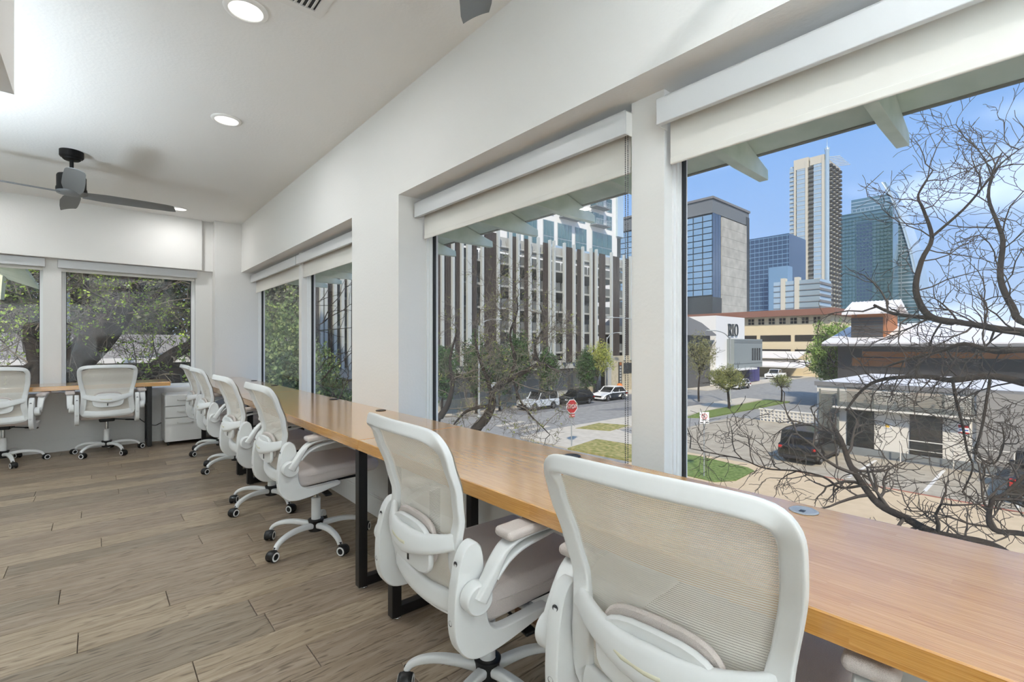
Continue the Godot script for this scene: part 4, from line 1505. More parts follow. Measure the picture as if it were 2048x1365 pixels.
func bare_tree_right() -> void:
	var o := thing("bare_tree", "large bare tree with dark crooked limbs in front of the white office building", "tree", Vector3(11.6, GY, 1.9))
	var base := Vector3(11.6, GY, 1.9)
	var r := rng(808)
	var tr := MB.new()
	limb(tr, [Vector3.ZERO, Vector3(-0.1, 2.0, -0.1), Vector3(-0.3, 4.2, -0.3), Vector3(-0.5, 6.3, -0.8), Vector3(-0.9, 7.6, -1.2)], 0.34, 0.13)
	obj("trunk", tr, M.bark_dark, o)
	var limbs := [
		[[[10.9, -2.6, 1.0], [9.2, -1.6, 0.2], [7.967, -1.306, -0.228], [7.93, -1.186, -0.558], [7.761, -1.116, -1.003], [7.743, -1.033, -1.317], [7.795, -0.91, -1.57], [7.893, -0.746, -1.783], [8.043, -0.509, -1.951], [8.228, -0.288, -2.088], [8.391, -0.116, -2.245]], 0.085, 0.045],
		[[[7.95, -0.76, -1.80], [7.928, -0.839, -2.042], [7.889, -0.716, -2.265], [7.769, -0.697, -2.558], [7.598, -0.69, -2.896], [7.477, -0.597, -3.191], [7.329, -0.538, -3.509], [7.139, -0.476, -3.864]], 0.026, 0.007],
		[[[11.2, -1.2, 1.2], [9.6, -1.5, 0.3], [8.852, -1.238, -0.253], [8.52, -1.144, -0.542], [8.449, -1.018, -0.604], [8.52, -0.766, -0.542], [8.615, -0.672, -0.459], [8.852, -0.389, -0.253]], 0.055, 0.028],
		[[[11.3, 0.2, 1.4], [10.5, 0.45, 0.6], [9.894, 0.594, -0.142], [9.968, 0.64, -0.343], [9.868, 0.705, -0.695], [9.729, 0.668, -1.081], [9.66, 0.677, -1.406], [9.452, 0.615, -1.852], [9.46, 0.429, -2.11], [9.462, 0.074, -2.373]], 0.10, 0.022],
		[[[11.2, 0.8, 1.2], [10.2, 1.05, 0.5], [9.594, 1.249, -0.138], [9.675, 1.341, -0.333], [9.71, 1.41, -0.567], [9.78, 1.445, -0.772], [9.729, 1.543, -1.081], [9.66, 1.615, -1.406], [9.59, 1.698, -1.732], [9.565, 1.818, -2.019]], 0.105, 0.028],
		[[[9.64, 1.52, -1.06], [9.40, 1.62, -1.30], [9.271, 2.008, -1.442], [9.45, 2.459, -1.399], [9.701, 2.851, -1.294], [9.697, 3.298, -1.412], [9.767, 3.567, -1.464], [10.065, 3.952, -1.319]], 0.075, 0.012],
		[[[10.6, 1.2, 0.6], [9.442, 1.45, -0.27], [9.405, 1.712, -0.416], [9.404, 2.125, -0.53], [9.527, 2.598, -0.537], [9.628, 2.906, -0.563], [9.643, 3.3, -0.664], [9.78, 3.703, -0.658], [10.034, 3.991, -0.55]], 0.07, 0.012],
		[[[9.645, 2.841, -1.287], [9.905, 3.24, -0.961], [10.051, 3.631, -0.734], [10.103, 3.85, -0.59], [10.244, 4.064, -0.368]], 0.028, 0.01],
		[[[10.3, 1.15, 0.4], [9.088, 1.117, -0.313], [9.145, 1.115, -0.582], [9.169, 1.182, -0.879], [9.225, 1.109, -1.148], [9.205, 0.956, -1.484], [9.221, 0.832, -1.788]], 0.06, 0.02],
		[[[9.55, 0.66, -1.05], [9.508, 0.375, -1.008], [9.58, 0.008, -0.945], [9.652, -0.359, -0.883], [9.691, -0.652, -0.849], [9.553, -0.982, -0.969]], 0.03, 0.014],
		[[[9.5, 0.69, -0.655], [9.242, 0.075, -0.71], [9.189, -0.305, -0.755], [9.372, -0.443, -0.596], [9.476, -0.201, -0.505], [9.45, 0.075, -0.528]], 0.026, 0.012],
	]
	var tw := MB.new()
	var tips := []
	for l in limbs:
		var pts := []
		for q in l[0]:
			pts.append(Vector3(q[0], q[1], q[2]) - base)
		for i in range(2, pts.size()):
			pts[i] += any_dir(r) * 0.025
		var mb := MB.new()
		var path := limb(mb, pts, l[1] * 0.72, l[2] * 0.72)
		obj("limb", mb, M.bark_dark, o)
		twigs_on(tw, r, path, 2, 0.80, maxf(0.010, l[2] * 0.55), 2, 0.06, 0.40, tips, 0.0040, 0.3)
	stuff(obj("twigs", tw, M.twig, o))

func bare_tree_centre() -> void:
	var base := Vector3(6.9, GY, -10.0)
	var o := thing("bare_tree", "leaning bare tree with a tangle of fine twigs in front of the parked silver car", "tree", base)
	var r := rng(515)
	var limbs := [
		[[[6.9, GY, -10.0], [6.95, -3.2, -9.9], [7.125, -1.277, -9.707], [7.229, -0.887, -9.616], [7.381, -0.673, -9.484], [7.495, -0.346, -9.385], [7.495, -0.145, -9.385], [7.562, 0.069, -9.327], [7.827, 0.308, -9.096], [8.093, 0.484, -8.865], [8.387, 0.685, -8.609], [8.539, 0.66, -8.477], [8.767, 0.484, -8.279]], 0.16, 0.03],
		[[[7.495, -0.145, -9.385], [7.41, 0.295, -9.459], [7.267, 0.798, -9.583], [7.173, 1.427, -9.665], [7.267, 2.055, -9.583]], 0.06, 0.015],
		[[[7.827, 0.308, -9.096], [7.932, 0.798, -9.005], [7.837, 1.427, -9.088], [7.979, 2.055, -8.964], [7.913, 2.558, -9.022]], 0.05, 0.012],
		[[[8.387, 0.685, -8.609], [8.311, 1.175, -8.675], [8.501, 1.678, -8.51], [8.406, 2.181, -8.593]], 0.045, 0.012],
		[[[6.2, GY, -10.6], [6.413, -1.088, -10.326], [6.518, -0.635, -10.235], [6.651, -0.346, -10.119], [6.746, 0.169, -10.037], [6.698, 0.798, -10.078], [6.84, 1.553, -9.954]], 0.12, 0.02],
		[[[7.495, -0.346, -9.385], [7.078, -0.459, -9.748], [6.888, -0.648, -9.913], [6.698, -0.962, -10.078]], 0.05, 0.015],
		[[[7.9, 0.3, -9.05], [8.026, -0.208, -8.923], [8.216, -0.585, -8.758], [8.406, -0.837, -8.593], [8.596, -1.088, -8.428]], 0.035, 0.01],
	]
	var tw := MB.new()
	var tips := []
	for i in limbs.size():
		var pts := []
		for q in limbs[i][0]:
			pts.append(Vector3(q[0], q[1], q[2]) - base)
		var mb := MB.new()
		var path := limb(mb, pts, limbs[i][1], limbs[i][2])
		obj("trunk" if i == 0 else "limb", mb, M.bark_dark, o)
		twigs_on(tw, r, path, 3, 0.95, 0.013, 3, 0.03, 0.34, tips, 0.0036, 0.35 if i in [0, 4] else 0.1)
	stuff(obj("twigs", tw, M.twig_pale, o))
	var spots := []
	for i in range(0, tips.size(), 26):
		spots.append(tips[i] + any_dir(r) * 0.05)
	leaves(o, "buds", spots, 0.05, [Color(0.24, 0.27, 0.06), Color(0.17, 0.20, 0.05)], r)

func far_oak() -> void:
	var base := Vector3(-0.7, GY, -10.5)
	var o := thing("oak_tree", "thick leaning oak with fresh green leaves outside the far windows", "tree", base)
	var r := rng(99)
	var limbs := [
		[[[-1.0, GY, -10.6], [-0.8, -2.0, -10.5], [-0.498, 0.513, -10.373], [-0.35, 0.819, -10.244], [0.048, 1.35, -10.162], [0.392, 2.01, -10.261], [0.492, 2.349, -10.439], [0.578, 2.872, -10.762]], 0.34, 0.14],
		[[[-0.2, -2.5, -10.6], [0.2, -0.6, -10.8], [0.477, 0.2, -10.85], [0.618, 0.556, -10.727], [0.914, 0.912, -10.47], [1.189, 1.126, -10.23], [1.519, 1.269, -9.944]], 0.15, 0.09],
		[[[-0.9, -2.0, -10.5], [-0.706, 0.316, -10.553], [-0.724, 1.102, -10.569], [-0.854, 1.417, -10.682], [-1.091, 1.652, -10.889], [-1.329, 1.888, -11.095]], 0.15, 0.08],
		[[[0.0, 1.3, -10.1], [-0.05, 1.6, -10.1], [-0.114, 1.897, -10.172], [-0.132, 2.375, -10.187], [-0.084, 2.853, -10.145]], 0.05, 0.03],
		[[[0.18, 1.6, -10.25], [0.35, 1.75, -10.2], [0.67, 1.935, -10.019], [0.986, 2.27, -9.744], [1.303, 2.521, -9.469]], 0.06, 0.03],
		[[[-0.72, 0.9, -10.5], [-1.0, 0.75, -10.4], [-1.3, 0.8, -10.2]], 0.05, 0.02],
		[[[-0.75, 1.1, -10.57], [-0.5, 1.7, -10.6], [-0.45, 2.4, -10.7], [-0.7, 2.9, -10.9]], 0.07, 0.03],
	]
	var tw := MB.new()
	var tips := []
	for i in limbs.size():
		var pts := []
		for q in limbs[i][0]:
			pts.append(Vector3(q[0], q[1], q[2]) - base)
		var mb := MB.new()
		var path := limb(mb, pts, limbs[i][1], limbs[i][2])
		obj("trunk" if i == 0 else "limb", mb, M.bark_dark, o)
		twigs_on(tw, r, path, 2, 1.1, 0.016, 3, 0.02, 0.34, tips, 0.003, 0.42 if i in [0, 2] else 0.15)
	stuff(obj("twigs", tw, M.twig_pale, o))
	var spots := []
	for i in range(0, tips.size(), 9):
		spots.append(tips[i] + any_dir(r) * 0.07)
	leaves(o, "foliage", spots, 0.05, [Color(0.30, 0.42, 0.06), Color(0.40, 0.52, 0.10), Color(0.20, 0.32, 0.06)], r)

func make_plants() -> void:
	bare_tree_right()
	bare_tree_centre()
	far_oak()
	var jun := [Color(0.045, 0.10, 0.03), Color(0.07, 0.14, 0.04), Color(0.035, 0.075, 0.03)]
	for q in [[27.5, -36.9, 8.2], [30.3, -36.7, 7.4], [33.6, -37.6, 8.8], [38.3, -37.9, 6.6], [24.0, -37.2, 7.2], [44.6, -37.6, 6.4]]:
		leafy_tree("dark green upright tree on the sidewalk before the striped garage", Vector3(q[0], GY, q[1]), q[2] * 0.3, Vector3(1.5, q[2] * 0.42, 1.5), Vector3(0, q[2] * 0.58, 0), 1500, 0.26, jun, int(q[0] * 10), 0.13, "leaf", "dark trees before the garage")
	leafy_tree("yellow green street tree beside the blue wall sign", Vector3(45.2, GY, -36.9), 2.6, Vector3(2.2, 2.4, 2.0), Vector3(1.2, 5.0, 0), 1500, 0.17, [Color(0.32, 0.36, 0.07), Color(0.24, 0.30, 0.06), Color(0.42, 0.42, 0.10)], 61, 0.08)
	leafy_tree("olive street tree with a bent trunk on the grass verge", Vector3(48.7, GY + 0.12, -22.2), 1.9, Vector3(2.3, 1.5, 2.1), Vector3(-0.8, 3.2, 0.1), 2600, 0.13, [Color(0.20, 0.22, 0.06), Color(0.29, 0.29, 0.10), Color(0.13, 0.16, 0.05)], 62, 0.14)
	leafy_tree("taller thin street tree in front of the grey gabled house", Vector3(52.0, GY + 0.12, -27.2), 3.0, Vector3(2.2, 3.0, 2.2), Vector3(0.4, 5.4, 0), 1500, 0.15, [Color(0.20, 0.21, 0.08), Color(0.28, 0.27, 0.12)], 63, 0.12)
	leafy_tree("small young street tree near the parked white pickup", Vector3(58.6, GY + 0.12, -20.8), 1.7, Vector3(1.3, 0.9, 1.3), Vector3(0, 2.4, 0), 700, 0.12, [Color(0.25, 0.28, 0.08), Color(0.18, 0.22, 0.07)], 64, 0.1)
	leafy_tree("big bright green tree beside the dark wooden tower", Vector3(66, GY, -17.6), 2.6, Vector3(3.4, 4.6, 3.2), Vector3(0, 5.6, 0), 6500, 0.24, [Color(0.22, 0.35, 0.07), Color(0.31, 0.43, 0.12), Color(0.16, 0.27, 0.06)], 65, 0.2)
	leafy_tree("green tree crown rising behind the white metal roof", Vector3(76, GY, -9.6), 4.0, Vector3(2.6, 2.0, 3.2), Vector3(0, 7.2, 0), 2200, 0.26, [Color(0.22, 0.36, 0.08), Color(0.30, 0.45, 0.12)], 66, 0.2)
	var hedge := [Color(0.12, 0.19, 0.06), Color(0.19, 0.26, 0.09), Color(0.08, 0.13, 0.045), Color(0.26, 0.31, 0.12)]
	for q in [[5.2, -18.6, 8.6, 2.0], [3.6, -16.2, 7.6, 1.7], [7.2, -21.5, 6.6, 2.0], [9.4, -23.5, 4.6, 1.6], [4.9, -22.5, 10.5, 2.4]]:
		leafy_tree("tall leafy evergreen shrub outside the far panes of the window wall", Vector3(q[0], GY, q[1]), q[2] * 0.3, Vector3(q[3], q[2] * 0.5, q[3]), Vector3(0, q[2] * 0.52, 0), 5200, 0.16, hedge, int(q[0] * 31), 0.1, "leaf", "evergreen shrubs beside the building")
	for q in [[6.2, -17.4], [7.0, -18.0]]:
		leafy_tree("low shrub with orange autumn leaves under the far panes", Vector3(q[0], GY, q[1]), 1.0, Vector3(0.8, 1.1, 0.8), Vector3(0, 2.6, 0), 700, 0.12, [Color(0.55, 0.27, 0.04), Color(0.62, 0.36, 0.07), Color(0.42, 0.25, 0.05)], int(q[0] * 77), 0.05, "leaf", "orange shrubs beside the building")
	for q in [[-5.5, -37, 17.0, 5.0], [1.5, -38, 17.5, 4.6], [-12.5, -37, 17.0, 5.0], [8.5, -36, 16.0, 4.0]]:
		leafy_tree("grey green background tree beyond the oak at the far windows", Vector3(q[0], GY, q[1]), q[2] * 0.35, Vector3(q[3], q[2] * 0.42, q[3]), Vector3(0, q[2] * 0.56, 0), 9000, 0.34, [Color(0.12, 0.14, 0.075), Color(0.19, 0.20, 0.12), Color(0.085, 0.10, 0.06)], int(absf(q[0]) * 53 + 7), 0.18, "leaf", "trees behind the oak")

# ---------------------------------------------------------------- buildings

func unit_box(m: Material, size: Vector3) -> BoxMesh:
	var key := "%s_%v" % [m.resource_name, size]
	if not cache.has(key):
		var b := BoxMesh.new()
		b.size = size
		b.material = m
		cache[key] = b
	return cache[key]

func block(called: String, parent: Node, a: Vector3, b: Vector3, m: Material) -> MeshInstance3D:
	var mb := MB.new()
	mb.span(a, b)
	return obj(called, mb, m, parent)

func building(called: String, label: String, at: Vector3) -> Node3D:
	return thing(called, label, "building", at)

func make_garage() -> void:
	var o := building("parking_garage", "long parking garage with white vertical fins and dark screens across the street", Vector3(34, GY, -41))
	var at := Vector3(34, GY, -41)
	var top := 13.95 - GY
	block("inner_wall", o, Vector3(-26, 0, -13.5), Vector3(25, top - 1.2, -7.0), M.garage_slab)
	block("roof_beam", o, Vector3(-26, top - 2.2, -0.9), Vector3(25, top - 0.6, -0.6), M.garage_slab)
	# floors: slab edge and parapet panels
	for k in 6:
		var y := 10.5 - GY - 2.55 * k
		if y < 3.5:
			break
		block("floor_slab", o, Vector3(-26, y - 0.28, -8), Vector3(25, y - 0.05, -0.5), M.garage_slab)
		for j in 20:
			var x := -26.0 + j * 2.6
			put("parapet_panel", unit_box(M.garage_panel, Vector3(2.3, 1.0, 0.12)), o, Vector3(x + 1.3, y + 0.46, -0.62))
	var pipe := MB.new()
	pipe.tube([Vector3(-26, top - 1.75, -0.5), Vector3(25, top - 1.75, -0.5)], [0.14], 8)
	obj("roof_pipe", pipe, M.garage_slab, o)
	var fins := [10.9, 11.33, 11.73, 12.23, 14.3, 14.65, 15.45, 16.1, 16.69, 18.2, 19.6, 21.4, 22.3, 24.0, 26.32, 27.6, 28.72, 29.5, 29.75, 31.39, 33.62, 35.44, 36.56, 38.47, 39.82, 41.78, 42.51, 44.38, 46.2, 47.91, 49.58, 50.68, 53.96, 56.88, 58.4]
	for x in fins:
		put("fin", unit_box(M.fin_white, Vector3(0.26, top - 4.4, 0.35)), o, Vector3(x - 34, 4.4 + (top - 4.4) / 2, 0))
	# dark screens of upright slats
	var scr := [[8.6, 10.7], [12.5, 14.1], [14.9, 15.3], [16.9, 18.0], [18.6, 19.3], [20.0, 21.2], [22.6, 23.8], [24.3, 25.4], [25.65, 26.17], [26.5, 27.42], [27.79, 28.58], [30.07, 30.72], [31.62, 33.46], [35.64, 36.39], [37.76, 38.29], [40.83, 41.59], [44.64, 46.09], [47.05, 47.7], [49.81, 50.5], [51.54, 52.74], [54.58, 55.97], [57.28, 58.2]]
	for q in scr:
		var mb := MB.new()
		var x: float = q[0]
		while x < q[1]:
			mb.box(Vector3(x - 34 + 0.06, 4.4 + (top - 4.8) / 2, -0.2), Vector3(0.10, top - 4.8, 0.1))
			x += 0.15
		obj("screen", mb, M.screen_brown, o)
	# street level: dark recess with a strip, block wall with signs at the right
	block("street_front", o, Vector3(-26, 0, -3.0), Vector3(19.0, 3.2, -2.6), M.garage_slab)
	block("lintel", o, Vector3(-26, 3.6, -2.8), Vector3(19.0, 4.6, -0.3), M.garage_slab)
	for j in 9:
		put("column", unit_box(M.base_dark, Vector3(0.5, 4.2, 0.5)), o, Vector3(-24.0 + j * 5.2, 2.1, -0.8))
	block("planter", o, Vector3(-16, 0, 0.6), Vector3(8.0, 1.1, 1.1), M.block_wall)
	block("block_wall", o, Vector3(19.9, 0, -0.4), Vector3(25, 5.05, 0.0), M.block_wall)
	block("side_wall", o, Vector3(14.6, 0, -6.0), Vector3(19.9, 5.0, -2.4), M.block_wall)
	block("corner_post", o, Vector3(19.3, 0, -0.6), Vector3(19.9, 5.6, 0.05), M.garage_slab)
	block("wall_vent", o, Vector3(22.75, 2.5, 0.0), Vector3(24.9, 4.0, 0.06), M.base_dark)
	var sg := block("banner_sign", o, Vector3(21.55, 1.1, 0.0), Vector3(22.25, 4.15, 0.12), M.base_dark)
	block("icon", sg, Vector3(21.65, 3.7, 0.12), Vector3(22.15, 4.1, 0.14), M.siding_orange)
	for k in 6:
		block("letter_mark", sg, Vector3(21.74, 1.25 + k * 0.41, 0.12), Vector3(22.06, 1.5 + k * 0.41, 0.14), M.garage_slab)
	var bs := block("blue_sign", o, Vector3(16.6, 1.9, -2.39), Vector3(18.4, 2.9, -2.25), M.sign_blue)
	block("stripe", bs, Vector3(16.8, 2.15, -2.25), Vector3(17.7, 2.3, -2.23), M.sign_white)
	var tx := TextMesh.new()
	tx.text = "300"
	var f := SystemFont.new()
	f.font_names = PackedStringArray(["Droid Sans"])
	tx.font = f
	tx.font_size = 64
	tx.pixel_size = 0.0125
	tx.depth = 0.06
	tx.material = M.garage_slab
	put("street_number", tx, o, Vector3(2.75, 2.2, -2.5))

func make_apartments() -> void:
	var at := Vector3(60, 8.0, -55)
	var o := building("apartment_tower", "white apartment tower with teal glass and balconies above the striped garage", at)
	block("wall", o, Vector3(-14, -13.5, -18), Vector3(14.6, 34, -0.35), M.apt_white)
	# window: x0, y0, x1, y1 (world), panes across
	var wins := []
	for row in 7:
		var y := 19.4 + row * 3.2 if row > 0 else 18.0
		for q in [[47.2, 49.8, 3], [50.6, 53.4, 3], [54.9, 57.3, 3], [58.3, 61.7, 4], [62.7, 65.6, 3], [67.3, 72.9, 4]]:
			if row == 0:
				wins.append([q[0], 17.4, q[1], 21.5, q[2]])
	for row in range(1, 6):
		var y := 22.6 + (row - 1) * 3.25
		for q in [[48.2, 50.0], [52.2, 54.2], [55.4, 57.2], [63.7, 65.2], [67.3, 69.1], [71.4, 72.9]]:
			wins.append([q[0], y, q[1], y + 2.4, 2])
		for q in [[58.6, 63.1], [66.6, 70.7]]:
			var b := Node3D.new()
			b.name = "balcony"
			o.add_child(b, true)
			var x0: float = q[0] - 60
			var x1: float = q[1] - 60
			var yy := y - 8.0 - 0.15
			block("door_glass", b, Vector3(x0 + 0.2, yy + 0.2, -0.36), Vector3(x1 - 0.2, yy + 2.5, -0.3), M.glass_teal)
			block("balcony_floor", b, Vector3(x0, yy, -0.3), Vector3(x1, yy + 0.2, 1.2), M.crown_grey)
			var rl := MB.new()
			for k in 12:
				rl.box(Vector3(lerpf(x0, x1, k / 11.0), yy + 0.6, 1.17), Vector3(0.05, 0.9, 0.05))
			rl.box(Vector3((x0 + x1) / 2, yy + 1.07, 1.17), Vector3(x1 - x0, 0.07, 0.07))
			obj("railing", rl, M.metal_rail, b)
	for w in wins:
		var b := Node3D.new()
		b.name = "window"
		o.add_child(b, true)
		var n: int = w[4]
		var x0: float = w[0] - 60
		var x1: float = w[2] - 60
		var y0: float = w[1] - 8
		var y1: float = w[3] - 8
		block("window_frame", b, Vector3(x0 - 0.1, y0 - 0.1, -0.34), Vector3(x1 + 0.1, y1 + 0.1, -0.30), M.metal_rail)
		for k in n:
			var a := lerpf(x0, x1, float(k) / n)
			var c := lerpf(x0, x1, float(k + 1) / n)
			block("pane", b, Vector3(a + 0.05, y0, -0.30), Vector3(c - 0.05, lerpf(y0, y1, 0.36), -0.26), M.glass_teal)
			block("pane", b, Vector3(a + 0.05, lerpf(y0, y1, 0.40), -0.30), Vector3(c - 0.05, y1, -0.26), M.glass_teal)
	block("corner_bay", o, Vector3(14.2, 13.6, -4.0), Vector3(16.0, 34, 0.1), M.glass_pale)
	block("terrace_rail", o, Vector3(-13, 6.2, 8.0), Vector3(14, 7.2, 8.1), M.glass_pale)
	var b2 := building("glass_tower", "pale blue glass building edge beside the white apartment tower", Vector3(96, GY, -80))
	block("body", b2, Vector3(-8, 0, -14), Vector3(9, 38, 0), M.glass_pale)
	for k in 12:
		block("floor_band", b2, Vector3(-8.1, k * 3.2, -14), Vector3(9.1, k * 3.2 + 0.4, 0.1), M.glass_blue)

func make_skyline() -> void:
	# glass and board-marked concrete office block
	var at := Vector3(165.5, GY, -81.4)
	var o := building("office_block", "mid-rise office block with a blue glass side and a bare concrete side", at)
	var h := 53.4 - GY
	block("core", o, Vector3(0.3, 0, -44), Vector3(30, h - 5, -0.3), M.base_dark)
	block("crown", o, Vector3(0, h - 5.2, -44), Vector3(30.2, h, 0), M.crown_grey)
	block("crown_edge", o, Vector3(-0.4, h - 0.2, -44.5), Vector3(30.6, h + 0.6, 0.4), M.fascia_grey)
	block("base", o, Vector3(-0.2, 0, -44), Vector3(8.5, 23.5, 0.1), M.base_dark)
	for k in 13:
		for j in 11:
			put("pane", unit_box(M.glass_blue, Vector3(0.3, 1.92, 3.2)), o, Vector3(0.1, 25.0 + k * 2.23 + 0.3, -1.9 - j * 3.6))
	for j in 3:
		block("corner_glass", o, Vector3(0.4 + j * 2.1, 23.6, -0.3), Vector3(2.3 + j * 2.1, h - 5.2, -0.05), M.glass_navy)
	for k in 15:
		block("concrete_course", o, Vector3(6.8, k * 3.55, -1.0), Vector3(27.6, k * 3.55 + 3.49, 0.25), M.board_concrete)
	block("edge_strip", o, Vector3(27.6, 0, -6), Vector3(30.4, h - 2, 0.1), M.base_dark)
	# dark blue tower
	var b := building("glass_tower", "dark blue glass tower between the concrete office block and the tall balcony tower", Vector3(328, GY, -112))
	block("body", b, Vector3(0, 0, -32), Vector3(30, 71 - GY, 0), M.glass_navy)
	block("lower_wing", b, Vector3(-8, 0, -9), Vector3(0, 55, 2), M.glass_blue)
	var mg := MB.new()
	for k in 26:
		mg.box(Vector3(-0.1, 3 + k * 2.9, -16), Vector3(0.3, 0.5, 32))
	for k in 12:
		mg.box(Vector3(-0.1, 38, -1 - k * 2.8), Vector3(0.3, 76, 0.22))
	stuff(obj("mullions", mg, M.glass_blue, b))
	# tall condominium tower: glass and beige bays facing the street, a side of stacked balconies
	var t := building("balcony_tower", "tall slim beige and glass tower with stacked balconies and a spire", Vector3(439.6, GY, -121.3))
	var th := 150.0 - GY
	var fl := 3.62
	block("core", t, Vector3(1.0, 0, -28), Vector3(35, th, -1), M.tower_beige)
	block("crown_left", t, Vector3(-0.6, th - 4, -25), Vector3(14, th + 4.5, -14), M.tower_beige)
	block("crown_right", t, Vector3(-0.6, th - 3, -13), Vector3(10, th + 3.5, -3), M.tower_beige)
	for q in [[-28.4, -24.8, "glass_pale", 0.2], [-22.8, -16.6, "glass_pale", -0.5], [-10.4, -4.8, "glass_pale", -0.4], [-2.8, -1.4, "glass_pale", 0.0]]:
		block("glass_bay", t, Vector3(q[3], 0, q[0]), Vector3(2.0, th - 1, q[1]), M[q[2]])
	for q in [[-24.8, -23.4], [-16.4, -14.6], [-4.6, -2.9]]:
		block("pier", t, Vector3(-0.9, 0, q[0]), Vector3(2.0, th + 2, q[1]), M.tower_beige)
	var lines := MB.new()
	var balc := MB.new()
	var side := MB.new()
	for k in 42:
		var y := 2.0 + k * fl
		lines.box(Vector3(-0.2, y, -26.6), Vector3(0.9, 0.4, 3.4))
		lines.box(Vector3(-0.5, y, -19.7), Vector3(0.4, 0.35, 6.0))
		lines.box(Vector3(-0.4, y, -7.6), Vector3(0.4, 0.35, 5.4))
		balc.box(Vector3(0.2, y, -12.4), Vector3(1.6, 1.3, 3.4))
		balc.box(Vector3(0.3, y + 1.2, -24.0), Vector3(0.8, 1.2, 1.2))
		for j in 4:
			side.box(Vector3(6.0 + j * 8.0, y + 0.4, 0.2), Vector3(3.4, 1.9, 1.8))
	stuff(obj("floor_lines", lines, M.tower_beige, t))
	stuff(obj("balconies", balc, M.tower_dark, t))
	stuff(obj("side_balconies", side, M.tower_dark, t))
	var sp := MB.new()
	sp.lathe(PackedVector2Array([Vector2(1.5, 0), Vector2(1.5, th + 5), Vector2(1.8, th + 6), Vector2(1.8, th + 8), Vector2(0.25, th + 9), Vector2(0.12, th + 17), Vector2(0, th + 17)]), Vector3(0.8, 0, -1.2), 14)
	obj("corner_spire", sp, M.glass_pale, t)
	var rf := MB.new()
	for k in 7:
		rf.box(Vector3(6 + k * 4.5, th + 1.6, 2.0), Vector3(0.5, 0.5, 9), Basis(Vector3.UP, 0.5))
	obj("roof_trellis", rf, M.metal_rail, t)
	var pd := building("glass_annex", "low glass and beige wing at the foot of the tall balcony tower", Vector3(290, GY, -84.0))
	block("body", pd, Vector3(0, 0, -23), Vector3(19, 36.2 - GY, 0), M.glass_pale)
	for z in [-18.0, -11.0]:
		block("pier", pd, Vector3(-0.7, 0, z - 1.1), Vector3(3, 38.0 - GY, z + 1.1), M.tower_beige)
	var pl := MB.new()
	for k in 13:
		pl.box(Vector3(-0.15, 3.2 * k + 1, -11.5), Vector3(0.3, 0.4, 23))
		pl.box(Vector3(9.5, 3.2 * k + 1, 0.2), Vector3(19, 1.3, 0.8))
	stuff(obj("floor_lines", pl, M.fascia_grey, pd))
	# sail-shaped tower with a curved pale edge and a darker tower before it
	var s := building("sail_tower", "sail-shaped glass tower with a long curved pale edge", Vector3(650, GY, -95))
	var z0 := -95.0
	var prof := PackedVector2Array()
	for q in [[-157.0, GY], [-157.0, 165.5], [-124.5, 165.2], [-127.5, 178.5], [-125.8, 178.5], [-121.0, 165.0], [-115.0, 147.0], [-109.0, 125.0], [-103.6, 101.0], [-99.2, 74.0], [-96.3, 47.0], [-94.3, 26.0], [-92.5, GY]]:
		prof.append(Vector2(q[0] - z0, q[1] - GY))
	var sb := MB.new()
	sb.prism(prof, Transform3D(Basis(Vector3(0, 0, 1), Vector3(0, 1, 0), Vector3(-1, 0, 0)), Vector3(60, 0, 0)), 60.0)
	obj("body", sb, M.glass_sea, s)
	var curve_rows := []
	var side_pts := [[-127.0, 178.9], [-120.6, 165.2], [-114.6, 147.2], [-108.6, 125.2], [-103.2, 101.2], [-98.8, 74.2], [-95.9, 47.2], [-93.9, 26.2], [-92.1, GY]]
	for q in side_pts:
		curve_rows.append(PackedVector3Array([Vector3(-1.5, q[1] - GY, q[0] - z0 - 2.5), Vector3(-1.5, q[1] - GY, q[0] - z0), Vector3(61, q[1] - GY, q[0] - z0)]))
	var cv := MB.new()
	cv.grid(curve_rows, false, 1)
	obj("curved_edge", cv, M.glass_pale, s)
	var sm := MB.new()
	for k in 44:
		var y := 4.0 + k * 3.8
		var zl := -157.0 - z0
		var zr := -94.0 - z0
		for i in side_pts.size() - 1:
			if y + GY <= side_pts[i][1] and y + GY > side_pts[i + 1][1]:
				zr = lerpf(side_pts[i][0], side_pts[i + 1][0], (y + GY - side_pts[i][1]) / (side_pts[i + 1][1] - side_pts[i][1])) - z0 - 2
		sm.box(Vector3(-0.15, y, (zl + zr) / 2), Vector3(0.4, 0.9 if k % 9 else 1.8, zr - zl))
	for k in 12:
		sm.box(Vector3(-0.15, 85, -61.0 + k * 4.0), Vector3(0.4, 150 if k < 6 else 120 - k * 4, 0.6))
	stuff(obj("mullions", sm, M.glass_pale, s))
	var d := building("glass_tower", "dark teal glass tower in front of the sail-shaped tower", Vector3(600, GY, -110))
	block("body", d, Vector3(0, 0, -46), Vector3(24, 139 - GY, 0), M.glass_sea)
	block("dark_bay", d, Vector3(-0.6, 0, -30), Vector3(1, 128 - GY, -17), M.glass_navy)
	var dm := MB.new()
	for k in 38:
		dm.box(Vector3(-0.5, 3 + k * 3.8, -23), Vector3(0.5, 0.8, 46))
	for k in 16:
		dm.box(Vector3(-0.5, 70, -1.0 - k * 3.0), Vector3(0.5, 140, 0.5))
	stuff(obj("mullions", dm, M.glass_teal, d))
	var cr := MB.new()
	cr.tube([Vector3(0, 0, 0), Vector3(3, 14, -3), Vector3(9, 30, 12)], [0.5, 0.6, 0.3], 5)
	var crane := obj("tower_crane", cr, M.tower_dark)
	crane.position = Vector3(655, 165, -142)
	tag(crane, "slanted crane boom on the roof of the sail-shaped tower", "crane")

